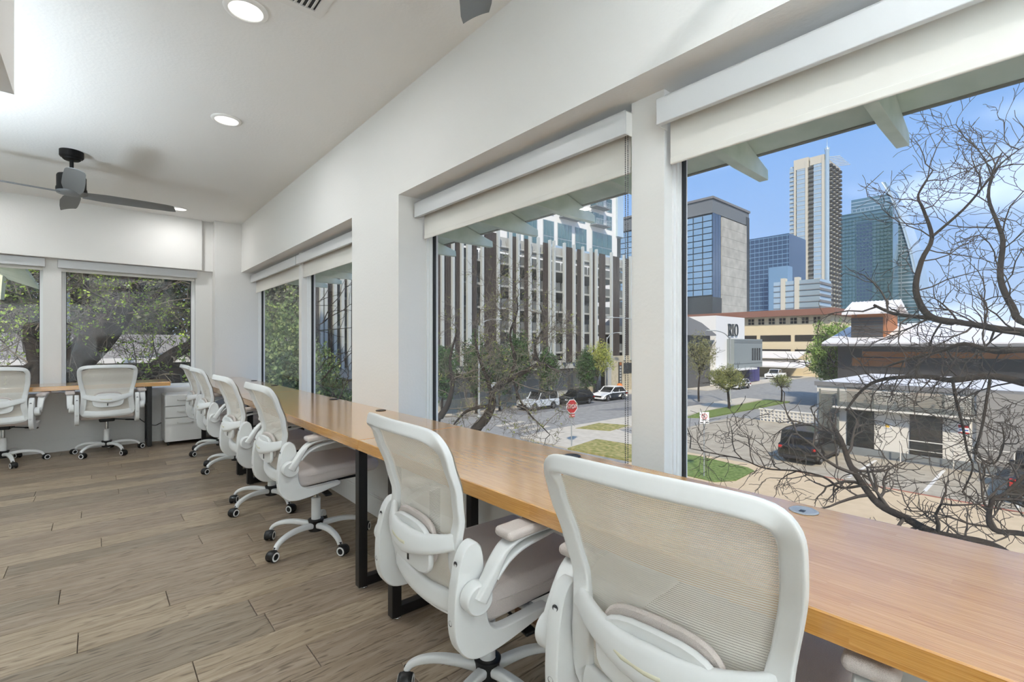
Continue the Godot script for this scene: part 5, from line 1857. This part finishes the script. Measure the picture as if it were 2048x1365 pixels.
func make_near_buildings() -> void:
	# beige garage with a reddish roof
	var o := building("beige_garage", "beige parking structure with square windows and a red-brown roof", Vector3(110, GY, -38))
	block("wall", o, Vector3(0.3, 0, -34), Vector3(20, 12.6, 8), M.beige_wall)
	block("roof", o, Vector3(-1.2, 12.6, -35), Vector3(21, 13.9, 9), M.roof_red)
	for k in 18:
		var w := put("window", unit_box(M.beige_wall, Vector3(0.1, 1.5, 1.5)), o, Vector3(0.28, 11.6, -31 + k * 2.15))
		for q in [[-0.34, -0.34], [0.34, -0.34], [-0.34, 0.34], [0.34, 0.34]]:
			put("pane", unit_box(M.opening_dark, Vector3(0.1, 0.56, 0.52)), w, Vector3(-0.06, q[0], q[1]))
	for lv in [[7.3, 8.6], [4.9, 5.6]]:
		for k in 6:
			block("opening_shade", o, Vector3(0.2, lv[0], -33 + k * 6.9), Vector3(0.4, lv[1], -33 + k * 6.9 + 6.1), M.opening_dark)  # solid dark boxes: the shade inside the openings is put into the colour
	for q in [[-6.0, 1.9, 3.0, -24, -4], [-9.0, 0.2, 1.3, -22, -2]]:
		var mb := MB.new()
		mb.prism(PackedVector2Array([Vector2(0, q[1]), Vector2(5, q[2]), Vector2(5, q[2] - 0.3), Vector2(0, q[1] - 0.3)]), Transform3D(Basis.IDENTITY, Vector3(110 + q[0], GY + 2.2, -38 + q[3] + 8)), q[4] - q[3])
		tag(obj("white_canopy", mb, M.roof_white), "higher long white canopy roof against the beige parking structure" if q[0] > -8 else "lower long white canopy roof standing before the other canopy", "canopy", "white canopies by the beige garage")
	# white and grey shop at the corner
	var r := building("corner_shop", "white building with dark RIO letters and a grey metal lower front", Vector3(80, GY, -35.4))
	block("white_volume", r, Vector3(-5.7, 3.5, -14), Vector3(4.8, 11.25, -0.6), M.rio_white)
	block("white_leg", r, Vector3(-5.7, 0, -14), Vector3(-1.9, 3.5, -0.6), M.rio_white)
	block("grey_volume", r, Vector3(-1.9, 2.7, -10), Vector3(9.2, 7.55, 0.6), M.rio_grey)
	block("canopy", r, Vector3(-6.5, 2.45, -2), Vector3(4.6, 2.7, 1.6), M.rio_white)
	block("shop_front", r, Vector3(-1.9, 0, -8), Vector3(4.6, 2.5, -0.4), M.house_grey)
	for k in 2:
		block("shop_window", r, Vector3(4.7 + k * 2.1, 0.2, -6), Vector3(6.7 + k * 2.1, 2.7, 0.3), M.purple_glass)
	for k in 4:
		block("slit_window", r, Vector3(4.9 + k * 0.95, 3.9, 0.58), Vector3(5.4 + k * 0.95, 6.0, 0.66), M.glass_dark)
	for y in [6.9, 7.2, 3.4]:
		block("panel_joint", r, Vector3(-1.9, y, 0.6), Vector3(9.2, y + 0.06, 0.63), M.base_dark)
	var tx := TextMesh.new()
	tx.text = "RIO"
	var f := SystemFont.new()
	f.font_names = PackedStringArray(["Droid Serif"])
	tx.font = f
	tx.font_size = 64
	tx.pixel_size = 0.038
	tx.depth = 0.12
	tx.material = M.letter_dark
	var tn := put("letters", tx, r, Vector3(0.15, 9.0, -0.45))
	tn.scale = Vector3(0.92, 1.15, 1)
	var hs := building("gabled_house", "dark grey house with a pale gabled roof beside the RIO building", Vector3(68, GY, -36))
	block("wall", hs, Vector3(-7.5, 0, -12), Vector3(5.4, 8.6, -0.5), M.house_grey)
	var ga := MB.new()
	ga.prism(PackedVector2Array([Vector2(-8.0, 8.4), Vector2(-4.0, 10.9), Vector2(1.0, 9.9), Vector2(5.6, 8.2), Vector2(5.6, 8.0), Vector2(-8.0, 8.0)]), Transform3D(Basis.IDENTITY, Vector3(0, 0, -13)), 13.4)
	obj("roof", ga, M.fascia_grey, hs)
	block("sign_panel", hs, Vector3(-4.6, 3.6, -0.5), Vector3(-3.2, 6.0, -0.3), M.sign_white)
	for k in 3:
		block("window", hs, Vector3(-1.0 + k * 2.1, 5.4, -0.5), Vector3(0.4 + k * 2.1, 7.2, -0.42), M.glass_dark)
	# dark timber building with the little brick-sided tower
	var t := building("timber_building", "dark and orange timber building with a white metal roof", Vector3(55, GY, -14.4))
	block("wall", t, Vector3(0, 0, 0), Vector3(16, 6.5, 40), M.siding_dark)
	for k in 14:
		block("siding_board", t, Vector3(-0.05, 1.6 + k * 0.34, 0.2), Vector3(0.0, 1.6 + k * 0.34 + 0.31, 39.8), M.siding_dark)
	for q in [[5.5, 6.0, 2.0, 17.0], [4.6, 5.4, 1.2, 5.2], [5.0, 6.2, 14.2, 16.0]]:
		block("orange_band", t, Vector3(-0.12, q[0], q[2]), Vector3(0.0, q[1], q[3]), M.siding_orange)
	for k in 7:
		var fw := block("window", t, Vector3(-0.12, 3.0, 17.2 + k * 3.0), Vector3(-0.02, 6.1, 19.9 + k * 3.0), M.house_grey)
		block("pane", fw, Vector3(-0.16, 3.1, 17.3 + k * 3.0), Vector3(-0.10, 6.0, 19.8 + k * 3.0), M.glass_dark)
	var rf := MB.new()
	rf.prism(PackedVector2Array([Vector2(-1.6, 6.55), Vector2(-1.6, 6.85), Vector2(9.0, 8.9), Vector2(18.0, 6.8), Vector2(18.0, 6.5), Vector2(9.0, 8.5)]), Transform3D(Basis.IDENTITY, Vector3(0, 0, -0.9)), 42.0)
	obj("roof", rf, M.roof_white, t)
	block("gutter", t, Vector3(-1.75, 6.5, -0.9), Vector3(-1.55, 6.72, 41), M.fascia_grey)
	var ch := building("timber_tower", "small square tower with dark boards, orange side and white ribbed roof", Vector3(56, GY, -13.5))
	block("body", ch, Vector3(0, 6.0, 0), Vector3(5.2, 9.6, 2.65), M.siding_orange)
	for k in 11:
		block("siding_board", ch, Vector3(-0.08, 6.1 + k * 0.29, -0.02), Vector3(0.0, 6.1 + k * 0.29 + 0.26, 2.5), M.siding_dark)
	var cr := MB.new()
	cr.prism(PackedVector2Array([Vector2(-0.9, 9.55), Vector2(-0.9, 9.75), Vector2(2.6, 11.0), Vector2(6.1, 9.75), Vector2(6.1, 9.55), Vector2(2.6, 10.6)]), Transform3D(Basis.IDENTITY, Vector3(0, 0, -0.6)), 4.0)
	var ro := obj("roof", cr, M.roof_white, ch)
	for k in 13:
		var rb := MB.new()
		rb.box(Vector3(0.85, 10.40, -0.5 + k * 0.32), Vector3(3.7, 0.07, 0.05), Basis(Vector3.BACK, 0.343))
		obj("rib", rb, M.roof_white, ro)
	make_office()

func make_office() -> void:
	var o := building("white_office", "low white stucco office with grey louvers and dark glass doors by the parking lot", Vector3(35, GY, -10.3))
	var h := 4.27
	block("wall", o, Vector3(0, 0, 0), Vector3(13, h - 0.15, 7.4), M.office_white)
	block("grey_wall", o, Vector3(-0.2, 0, 7.4), Vector3(13, h - 0.1, 30), M.office_grey)
	block("roof_deck", o, Vector3(0.2, h - 0.15, 0.0), Vector3(13, h, 30), M.roof_white)
	block("roof_edge", o, Vector3(-0.12, h - 0.22, -0.12), Vector3(0.2, h + 0.04, 30), M.fascia_grey)
	block("base_course", o, Vector3(-0.35, 0, -0.1), Vector3(0.0, 0.42, 30), M.base_course)
	for q in [[1.62, 3.0], [4.65, 6.05]]:
		block("beige_panel", o, Vector3(-0.03, 2.65, q[0]), Vector3(0.0, h - 0.24, q[1]), M.office_beige)
		var d := block("door", o, Vector3(-0.06, 0.43, q[0]), Vector3(0.0, 2.65 if q[0] < 3 else 2.72, q[1]), M.sign_black)
		block("pane", d, Vector3(-0.09, 0.5, q[0] + 0.06), Vector3(-0.05, 2.58, q[1] - 0.06), M.glass_dark)
		block("bar", d, Vector3(-0.13, 1.35, q[0] + 0.4), Vector3(-0.08, 1.4, q[1] - 0.1), M.sign_black)
	# louvers: uprights and slats
	var lv := Node3D.new()
	lv.name = "louver_screen"
	o.add_child(lv, true)
	for k in 30:
		put("slat", unit_box(M.louver, Vector3(0.05, 0.05, 1.0)), lv, Vector3(-0.18, 1.05 + k * 0.092, 0.72))
	for z in [0.22, 1.22]:
		put("post", unit_box(M.louver, Vector3(0.07, 2.9, 0.08)), lv, Vector3(-0.2, 2.4, z))
	var cn := Node3D.new()
	cn.name = "louver_canopy"
	o.add_child(cn, true)
	for k in 11:
		put("slat", unit_box(M.louver, Vector3(0.05, 0.05, 6.0)), cn, Vector3(-0.62, 2.92 + k * 0.088, 4.3))
	for z in [1.32, 3.05, 4.5, 6.15, 7.3]:
		put("post", unit_box(M.louver, Vector3(0.07, 1.15, 0.10)), cn, Vector3(-0.58, 3.42, z))
	put("shelf", unit_box(M.office_white, Vector3(0.75, 0.09, 6.3)), cn, Vector3(-0.36, 2.83, 4.2))
	var s1 := block("notice_sign", o, Vector3(-0.03, 1.75, 3.5), Vector3(0.0, 2.05, 3.85), M.sign_white)
	block("print", s1, Vector3(-0.04, 1.8, 3.53), Vector3(-0.03, 2.0, 3.72), M.sign_yellow)
	var s2 := block("notice_sign", o, Vector3(-0.03, 1.85, 6.65), Vector3(0.0, 2.4, 7.15), M.sign_white)
	block("print", s2, Vector3(-0.04, 2.22, 6.68), Vector3(-0.03, 2.36, 7.12), M.sign_red)
	block("print", s2, Vector3(-0.04, 1.9, 6.68), Vector3(-0.03, 1.98, 7.12), M.sign_red)
	block("print", s2, Vector3(-0.04, 2.06, 6.72), Vector3(-0.03, 2.12, 7.08), M.sign_blue)
	var rl := MB.new()
	rl.tube([Vector3(-1.0, 1.35, 4.4), Vector3(-1.0, 1.35, 16)], [0.03], 6)
	rl.tube([Vector3(-1.0, 0.85, 4.4), Vector3(-1.0, 0.85, 16)], [0.02], 6)
	for k in 6:
		rl.tube([Vector3(-1.0, 0, 4.4 + k * 2.2), Vector3(-1.0, 1.35, 4.4 + k * 2.2)], [0.03], 6)
	var ra := obj("ramp_railing", rl, M.office_white)
	ra.position = Vector3(35, GY, -10.3)
	tag(ra, "thin white railing in front of the office's dark glass door", "railing")
	# breeze-block garden wall
	var w := thing("block_screen", "low white pierced-block wall beside the white office", "wall", Vector3(43.7, GY, -17.2))
	block("cap", w, Vector3(-0.12, 1.0, -0.1), Vector3(0.12, 1.1, 5.4), M.office_white)
	for iy in 4:
		for iz in 18:
			var mb := MB.new()
			var z := iz * 0.295
			var y := iy * 0.25
			for q in [[0.0, 0.0, 0.29, 0.05], [0.0, 0.2, 0.29, 0.245], [0.0, 0.05, 0.06, 0.2], [0.23, 0.05, 0.29, 0.2]]:
				mb.span(Vector3(-0.08, y + q[1], z + q[0]), Vector3(0.08, y + q[3], z + q[2]))
			obj("pierced_block", mb, M.office_white, w)
	# neighbour's house beyond the far windows
	var hs := building("neighbour_house", "low house with a grey shingle roof and white gutter outside the far windows", Vector3(0, GY, -24))
	block("wall", hs, Vector3(-14, 0, -9), Vector3(7, 5.7, 0), M.house_wall)
	var rf := MB.new()
	rf.prism(PackedVector2Array([Vector2(0.9, 6.12), Vector2(-4.5, 7.15), Vector2(-9.9, 6.12), Vector2(-9.9, 5.95), Vector2(0.9, 5.95)]), Transform3D(Basis(Vector3.BACK, Vector3.UP, Vector3.LEFT), Vector3(8, 0, 0)), 23)
	obj("roof", rf, M.shingle, hs)
	block("gutter", hs, Vector3(-15, 5.98, 0.88), Vector3(8, 6.16, 1.0), M.roof_white)
	block("window", hs, Vector3(1.2, 3.2, 0.0), Vector3(2.6, 4.7, 0.06), M.glass_dark)
	var pb := MB.new()
	pb.tube([Vector3.ZERO, Vector3(0, 14, 0)], [0.11], 10)
	var po := obj("utility_pole", pb, M.sign_back)
	po.position = Vector3(-0.78, GY, -21.5)
	tag(po, "pale grey utility pole behind the oak", "pole")

# ---------------------------------------------------------------- street furniture and cars

func text_plate(parent: Node, called: String, words: String, size: float, m: Material, at: Vector3, face: String) -> MeshInstance3D:
	var tx := TextMesh.new()
	tx.text = words
	var f := SystemFont.new()
	f.font_names = PackedStringArray([face])
	tx.font = f
	tx.font_size = 64
	tx.pixel_size = size / 64.0
	tx.depth = 0.01
	tx.material = m
	return put(called, tx, parent, at)

func make_street() -> void:
	var st := thing("stop_sign", "red octagonal STOP sign on a thin pole at the corner", "road sign", Vector3(23.2, GY + 0.1, -20.8), -0.15)
	var pole := MB.new()
	pole.tube([Vector3.ZERO, Vector3(0, 2.95, 0)], [0.035], 8)
	obj("pole", pole, M.pole_grey, st)
	var oc := func_octagon(0.45)
	var a := MB.new()
	a.prism(oc, Transform3D(Basis.IDENTITY, Vector3(0, 2.55, 0.035)), 0.012)
	var pl := obj("sign_plate", a, M.sign_white, st)
	var b := MB.new()
	b.prism(func_octagon(0.41), Transform3D(Basis.IDENTITY, Vector3(0, 2.55, 0.047)), 0.004)
	obj("red_face", b, M.sign_red, pl)
	text_plate(pl, "letters", "STOP", 0.36, M.sign_white, Vector3(0, 2.56, 0.056), "Droid Sans")
	block("plaque", st, Vector3(-0.23, 1.86, 0.036), Vector3(0.23, 2.06, 0.048), M.sign_red)
	text_plate(st, "plaque_letters", "ALL WAY", 0.12, M.sign_white, Vector3(0, 1.96, 0.053), "Droid Sans")
	var np := thing("parking_sign", "white no-parking sign with a red ring on the lawn", "road sign", Vector3(22.9, GY + 0.09, -11.7), -0.75)
	var p2 := MB.new()
	p2.tube([Vector3.ZERO, Vector3(0, 3.2, 0)], [0.028], 8)
	obj("pole", p2, M.pole_grey, np)
	var plate := MB.new()
	plate.rbox(Vector3(0, 2.92, 0.04), Vector3(0.46, 0.58, 0.01), 0.003, 1)
	var pp := obj("sign_plate", plate, M.sign_white, np)
	var ring := MB.new()
	ring.lathe(PackedVector2Array([Vector2(0.115, 0), Vector2(0.115, 0.006), Vector2(0.145, 0.006), Vector2(0.145, 0)]), Vector3(0, 2.99, 0.045), 28, Basis(Vector3.RIGHT, PI / 2))
	obj("red_ring", ring, M.sign_red, pp)
	text_plate(pp, "letter", "P", 0.2, M.sign_black, Vector3(0, 2.99, 0.05), "Droid Sans")
	var sl := MB.new()
	sl.box(Vector3(0, 2.99, 0.057), Vector3(0.25, 0.025, 0.004), Basis(Vector3.BACK, -0.78))
	obj("slash", sl, M.sign_red, pp)
	block("text_line", pp, Vector3(-0.14, 2.80, 0.045), Vector3(0.14, 2.83, 0.05), M.sign_black)
	for s in [-1.0, 1.0]:
		block("arrow", pp, Vector3(s * 0.14 - 0.07, 2.665, 0.045), Vector3(s * 0.14 + 0.07, 2.71, 0.05), M.sign_black)
	# round-backed sign before the garage
	var rs := thing("street_sign", "grey back of a road sign seen through the twigs", "road sign", Vector3(28.2, GY, -35.0), 0.0)
	var p3 := MB.new()
	p3.tube([Vector3.ZERO, Vector3(0, 3.0, 0)], [0.035], 8)
	obj("pole", p3, M.pole_grey, rs)
	var bk := MB.new()
	bk.prism(func_octagon(0.42), Transform3D(Basis.IDENTITY, Vector3(0, 2.7, 0.04)), 0.012)
	obj("sign_plate", bk, M.sign_back, rs)
	# street lights: base, height, arm direction and reach
	street_light("street light pole rising among the twigs before the garage", Vector3(26.2, GY, -34.7), 8.4, Vector3(1.9, 0.6, 0.0))
	street_light("long curved street light arm above the parked dark car", Vector3(44.6, GY, -27.0), 8.2, Vector3(-6.6, 1.1, -1.8))
	street_light("street light pole behind the parked white car", Vector3(49.6, GY, -38.4), 7.6, Vector3(2.4, 0.6, 0.0))
	street_light("street light on the grass verge in front of the RIO building", Vector3(54.2, GY, -24.6), 7.5, Vector3(-2.8, 0.7, -0.8))
	var d := -PI / 2
	car("parked_car", "silver off-road wagon with black roof parked behind the bare tree", Vector3(34.4, GY, -35.4), PI, [4.5, 1.9, 1.78, 1.05], "box", M.car_silver)
	car("parked_car", "black crossover parked between the silver wagon and the white car", Vector3(40.2, GY, -35.5), PI, [4.6, 1.9, 1.66, 0.98], "slope", M.car_black)
	car("parked_car", "white sporty crossover parked in front of the garage block wall", Vector3(46.5, GY, -35.6), PI, [4.7, 1.95, 1.62, 0.98], "slope", M.car_white)
	car("parked_suv", "black SUV parked nose in beside the white office", Vector3(31.6, GY + 0.04, -9.6), 0.0, [4.8, 1.95, 1.85, 1.1], "box", M.car_black)
	car("pickup_truck", "black pickup truck with a red tail light in the office lot", Vector3(31.4, GY + 0.04, -0.45), 0.0, [5.6, 2.0, 1.9, 1.12], "pickup", M.car_black)
	car("parked_car", "white sedan parked in front of the RIO building", Vector3(72.8, GY, -31.8), PI, [4.7, 1.85, 1.46, 0.92], "slope", M.car_white)
	car("pickup_truck", "white pickup parked down the street past the RIO building", Vector3(99.0, GY, -36.2), PI, [5.6, 2.0, 1.85, 1.1], "pickup", M.car_white)
	var hy := thing("utility_box", "orange utility post beside the white crossover", "utility box", Vector3(52.6, GY, -38.6))
	var hm := MB.new()
	hm.lathe(PackedVector2Array([Vector2(0, 0), Vector2(0.5, 0), Vector2(0.45, 1.0), Vector2(0.3, 1.4), Vector2(0, 1.5)]), Vector3.ZERO, 12)
	obj("post", hm, M.hydrant_orange, hy)
	block("band", hy, Vector3(-0.48, 0.7, -0.48), Vector3(0.48, 0.8, 0.48), M.sign_white)

func func_octagon(r: float) -> PackedVector2Array:
	var p := PackedVector2Array()
	for k in 8:
		var a := TAU * (k + 0.5) / 8
		p.append(Vector2(cos(a), sin(a)) * r / cos(PI / 8))
	return p

func street_light(label: String, at: Vector3, h: float, arm: Vector3) -> void:
	var o := thing("street_light", label, "street light", at)
	var p := MB.new()
	p.tube([Vector3.ZERO, Vector3(0, h * 0.5, 0), Vector3(0, h, 0)], [0.11, 0.09, 0.07], 10)
	p.lathe(PackedVector2Array([Vector2(0, 0), Vector2(0.2, 0), Vector2(0.2, 0.15), Vector2(0.12, 0.3)]), Vector3.ZERO, 12)
	obj("pole", p, M.pole_grey, o)
	var a := MB.new()
	var top := Vector3(0, h, 0)
	a.tube(ease_path([top - Vector3(0, 0.3, 0), top + Vector3(arm.x * 0.3, arm.y * 0.55, arm.z * 0.3), top + Vector3(arm.x * 0.7, arm.y * 0.95, arm.z * 0.7), top + arm], 4), [0.05], 8)
	obj("arm", a, M.pole_grey, o)
	var l := MB.new()
	var dir := Vector3(arm.x, 0, arm.z).normalized()
	l.rbox(top + arm + dir * 0.3, Vector3(0.8, 0.14, 0.3), 0.06, 2, Basis(dir, Vector3.UP, dir.cross(Vector3.UP)))
	obj("lamp_head", l, M.fin_white, o)

func car(called: String, label: String, at: Vector3, turn: float, dim: Array, kind: String, paint: Material) -> void:
	# local: front at +x, width along z
	var o := thing(called, label, "car", at, turn)
	var L: float = dim[0]
	var W: float = dim[1]
	var H: float = dim[2]
	var belt: float = dim[3]
	var wr := 0.36
	var fx := L / 2 - 0.88
	var rx := -L / 2 + 0.95
	var poly := PackedVector2Array()
	var add := [[-L / 2 + 0.05, 0.30], [-L / 2, 0.55], [-L / 2 + 0.04, belt - 0.08], [-L / 2 + 0.16, belt]]
	if kind == "slope":
		add += [[L * 0.10, belt + 0.03], [L * 0.24, belt], [L / 2 - 0.45, belt - 0.14], [L / 2 - 0.06, belt - 0.32], [L / 2, 0.5], [L / 2 - 0.05, 0.27]]
	else:
		add += [[L * 0.14, belt + 0.02], [L * 0.22, belt], [L / 2 - 0.22, belt - 0.05], [L / 2 - 0.03, belt - 0.16], [L / 2, 0.55], [L / 2 - 0.05, 0.30]]
	for q in add:
		poly.append(Vector2(q[0], q[1]))
	for c in [fx, rx]:
		for k in 9:
			var an := PI * k / 8.0
			poly.append(Vector2(c + cos(an) * (wr + 0.06), 0.30 + sin(an) * (wr + 0.08)))
	var b := MB.new()
	b.prism(poly, Transform3D(Basis.IDENTITY, Vector3(0, 0, -W / 2)), W, 0.09)
	obj("body", b, paint, o)
	var gh := PackedVector2Array()
	var back := -L / 2 + 0.14
	var front := L * 0.17
	if kind == "box":
		for q in [[back, belt - 0.05], [back + 0.12, H - 0.06], [front - 0.42, H - 0.06], [front, belt - 0.05]]:
			gh.append(Vector2(q[0], q[1]))
	elif kind == "slope":
		for q in [[back, belt - 0.05], [back + 0.62, H - 0.12], [back + 1.2, H - 0.04], [front - 0.75, H - 0.05], [front + 0.12, belt - 0.05]]:
			gh.append(Vector2(q[0], q[1]))
	else:
		back = -L * 0.10
		for q in [[back, belt - 0.05], [back + 0.12, H - 0.06], [front - 0.40, H - 0.06], [front + 0.1, belt - 0.05]]:
			gh.append(Vector2(q[0], q[1]))
	var g := MB.new()
	g.prism(gh, Transform3D(Basis.IDENTITY, Vector3(0, 0, -W / 2 + 0.13)), W - 0.26, 0.07)
	obj("glasshouse", g, M.glass_dark, o)
	var xs := []
	for q in gh:
		if q.y > H - 0.2:
			xs.append(q.x)
	var roof := MB.new()
	roof.rbox(Vector3((xs[0] + xs[-1]) / 2, H - 0.03, 0), Vector3(xs[-1] - xs[0] + 0.1, 0.06, W - 0.34), 0.025, 2)
	obj("roof", roof, M.car_black if paint == M.car_silver else paint, o)
	for s in [-1.0, 1.0]:
		var pil := MB.new()
		for q in [[gh[0], gh[1]], [gh[gh.size() - 1], gh[gh.size() - 2]]]:
			pil.tube([Vector3(q[0].x, q[0].y, s * (W / 2 - 0.14)), Vector3(q[1].x, q[1].y + 0.02, s * (W / 2 - 0.19))], [0.05], 6)
		var mx: float = (xs[0] + xs[-1]) / 2
		pil.tube([Vector3(mx, belt, s * (W / 2 - 0.13)), Vector3(mx, H - 0.05, s * (W / 2 - 0.19))], [0.04], 6)
		obj("pillars", pil, paint, o)
		var mi := MB.new()
		mi.rbox(Vector3(front - 0.12, belt + 0.06, s * (W / 2 + 0.06)), Vector3(0.14, 0.14, 0.2), 0.05, 2)
		obj("mirror", mi, paint, o)
		var hl := MB.new()
		hl.rbox(Vector3(L / 2 - 0.14, belt - 0.30 if kind == "slope" else belt - 0.22, s * (W / 2 - 0.26)), Vector3(0.24, 0.13, 0.36), 0.05, 2)
		obj("headlight", hl, M.lamp_clear, o)
		var tl := MB.new()
		tl.rbox(Vector3(-L / 2 + 0.06, belt - 0.22, s * (W / 2 - 0.14)), Vector3(0.14, 0.34 if kind == "pickup" else 0.16, 0.2), 0.04, 2)
		obj("tail_light", tl, M.lamp_red, o)
		var sk := MB.new()
		sk.rbox(Vector3(0, 0.33, s * (W / 2 - 0.05)), Vector3(L * 0.48, 0.16, 0.12), 0.03, 2)
		obj("sill", sk, M.car_trim, o)
		for x in [fx, rx]:
			var w := MB.new()
			w.lathe(PackedVector2Array([Vector2(0, -0.11), Vector2(wr - 0.05, -0.11), Vector2(wr, -0.07), Vector2(wr, 0.07), Vector2(wr - 0.05, 0.11), Vector2(wr - 0.12, 0.10), Vector2(0, 0.09)]), Vector3(x, wr, s * (W / 2 - 0.13)), 20, Basis(Vector3.RIGHT, s * PI / 2))
			var wo := obj("wheel", w, M.tyre, o)
			var hb := MB.new()
			for k in 5:
				var an := TAU * k / 5
				hb.box(Vector3(x + cos(an) * 0.12, wr + sin(an) * 0.12, s * (W / 2 - 0.025)), Vector3(0.24, 0.07, 0.02), Basis(Vector3.BACK, an))
			obj("rim", hb, M.alloy, wo)
	var gr := MB.new()
	gr.rbox(Vector3(L / 2 - 0.02, 0.56, 0), Vector3(0.08, 0.20, W - 0.7), 0.03, 2)
	obj("grille", gr, M.car_trim, o)
	for x in [L / 2 - 0.04, -L / 2 + 0.04]:
		var bp := MB.new()
		bp.rbox(Vector3(x, 0.36, 0), Vector3(0.14, 0.16, W - 0.2), 0.05, 2)
		obj("bumper", bp, M.car_trim if paint != M.car_white else paint, o)
	if kind == "pickup":
		var bed := MB.new()
		bed.span(Vector3(-L / 2 + 0.2, belt - 0.02, -W / 2 + 0.16), Vector3(-L * 0.11, belt + 0.015, W / 2 - 0.16))
		obj("bed_cover", bed, M.car_trim, o)

# ---------------------------------------------------------------- unseen softboxes, out of view, placed to brighten the room

func softbox(label: String, at: Vector3, power: float, size: float, tilt := 0.0) -> void:
	var o := thing("unseen_softbox", label, "studio light", Vector3(at.x, 0, at.z), 0.0, "unseen softboxes lighting the room")
	var st := MB.new()
	st.tube([Vector3(0, 0.45, 0), Vector3(0, at.y - 0.12, 0)], [0.014], 10)
	obj("stand_pole", st, M.pole_grey, o)
	for k in 3:
		var a := TAU * k / 3 + 0.3
		var lg := MB.new()
		lg.tube([Vector3(0, 0.5, 0), Vector3(sin(a) * 0.38, 0.012, cos(a) * 0.38)], [0.011], 8)
		obj("leg", lg, M.pole_grey, o)
	var b := MB.new()
	var hs := size / 2
	# a deep open cloth box, its lamp at the bottom
	for q in [[Vector3(-hs, 0.2, 0), Vector3(0.012, 0.42, size)], [Vector3(hs, 0.2, 0), Vector3(0.012, 0.42, size)], [Vector3(0, 0.2, -hs), Vector3(size, 0.42, 0.012)], [Vector3(0, 0.2, hs), Vector3(size, 0.42, 0.012)], [Vector3(0, -0.012, 0), Vector3(size, 0.012, size)]]:
		b.box(q[0], q[1])
	b.rbox(Vector3(0, -0.09, 0), Vector3(size * 0.24, 0.14, size * 0.24), 0.02, 2)
	var head := obj("light_box", b, M.softbox_cloth, o)
	head.position = Vector3(0, at.y, 0)
	head.rotation.x = tilt
	var g := MB.new()
	g.span(Vector3(-hs + 0.01, -0.004, -hs + 0.01), Vector3(hs - 0.01, 0, hs - 0.01))
	obj("lamp_diffuser", g, M.lamp_glow, head)
	var l := AreaLight3D.new()
	l.name = "unseen_softbox_light"
	l.area_size = Vector2(size * 0.9, size * 0.9)
	l.light_color = Color(0.89, 0.95, 1.0)
	l.light_energy = power
	l.area_range = 30.0
	l.shadow_enabled = true
	l.rotation = Vector3(PI / 2, 0, 0)
	l.position = Vector3(0, 0.015, 0)
	head.add_child(l)

func make_outside() -> void:
	outside_materials()
	make_ground()
	make_eave()
	make_garage()
	make_apartments()
	make_skyline()
	make_near_buildings()
	make_street()
	make_plants()
	softbox("unseen white softbox behind the camera, placed to light the room off the back wall", Vector3(-0.9, 1.2, 0.75), 34.0, 0.8, 1.25)
	softbox("unseen white softbox behind the desk chairs, placed to light the near ceiling", Vector3(0.4, 1.0, 1.0), 11.0, 0.8)
	softbox("unseen white softbox beside the left wall, placed to light the far ceiling", Vector3(-1.7, 1.05, -3.9), 13.0, 0.9)


func _ready() -> void:
	make_view()
	make_materials()
	make_floor()
	make_shell()
	make_lamps()
	make_blinds()
	make_desks()
	make_cabinet()
	make_fans()
	make_chairs()
	make_outside()
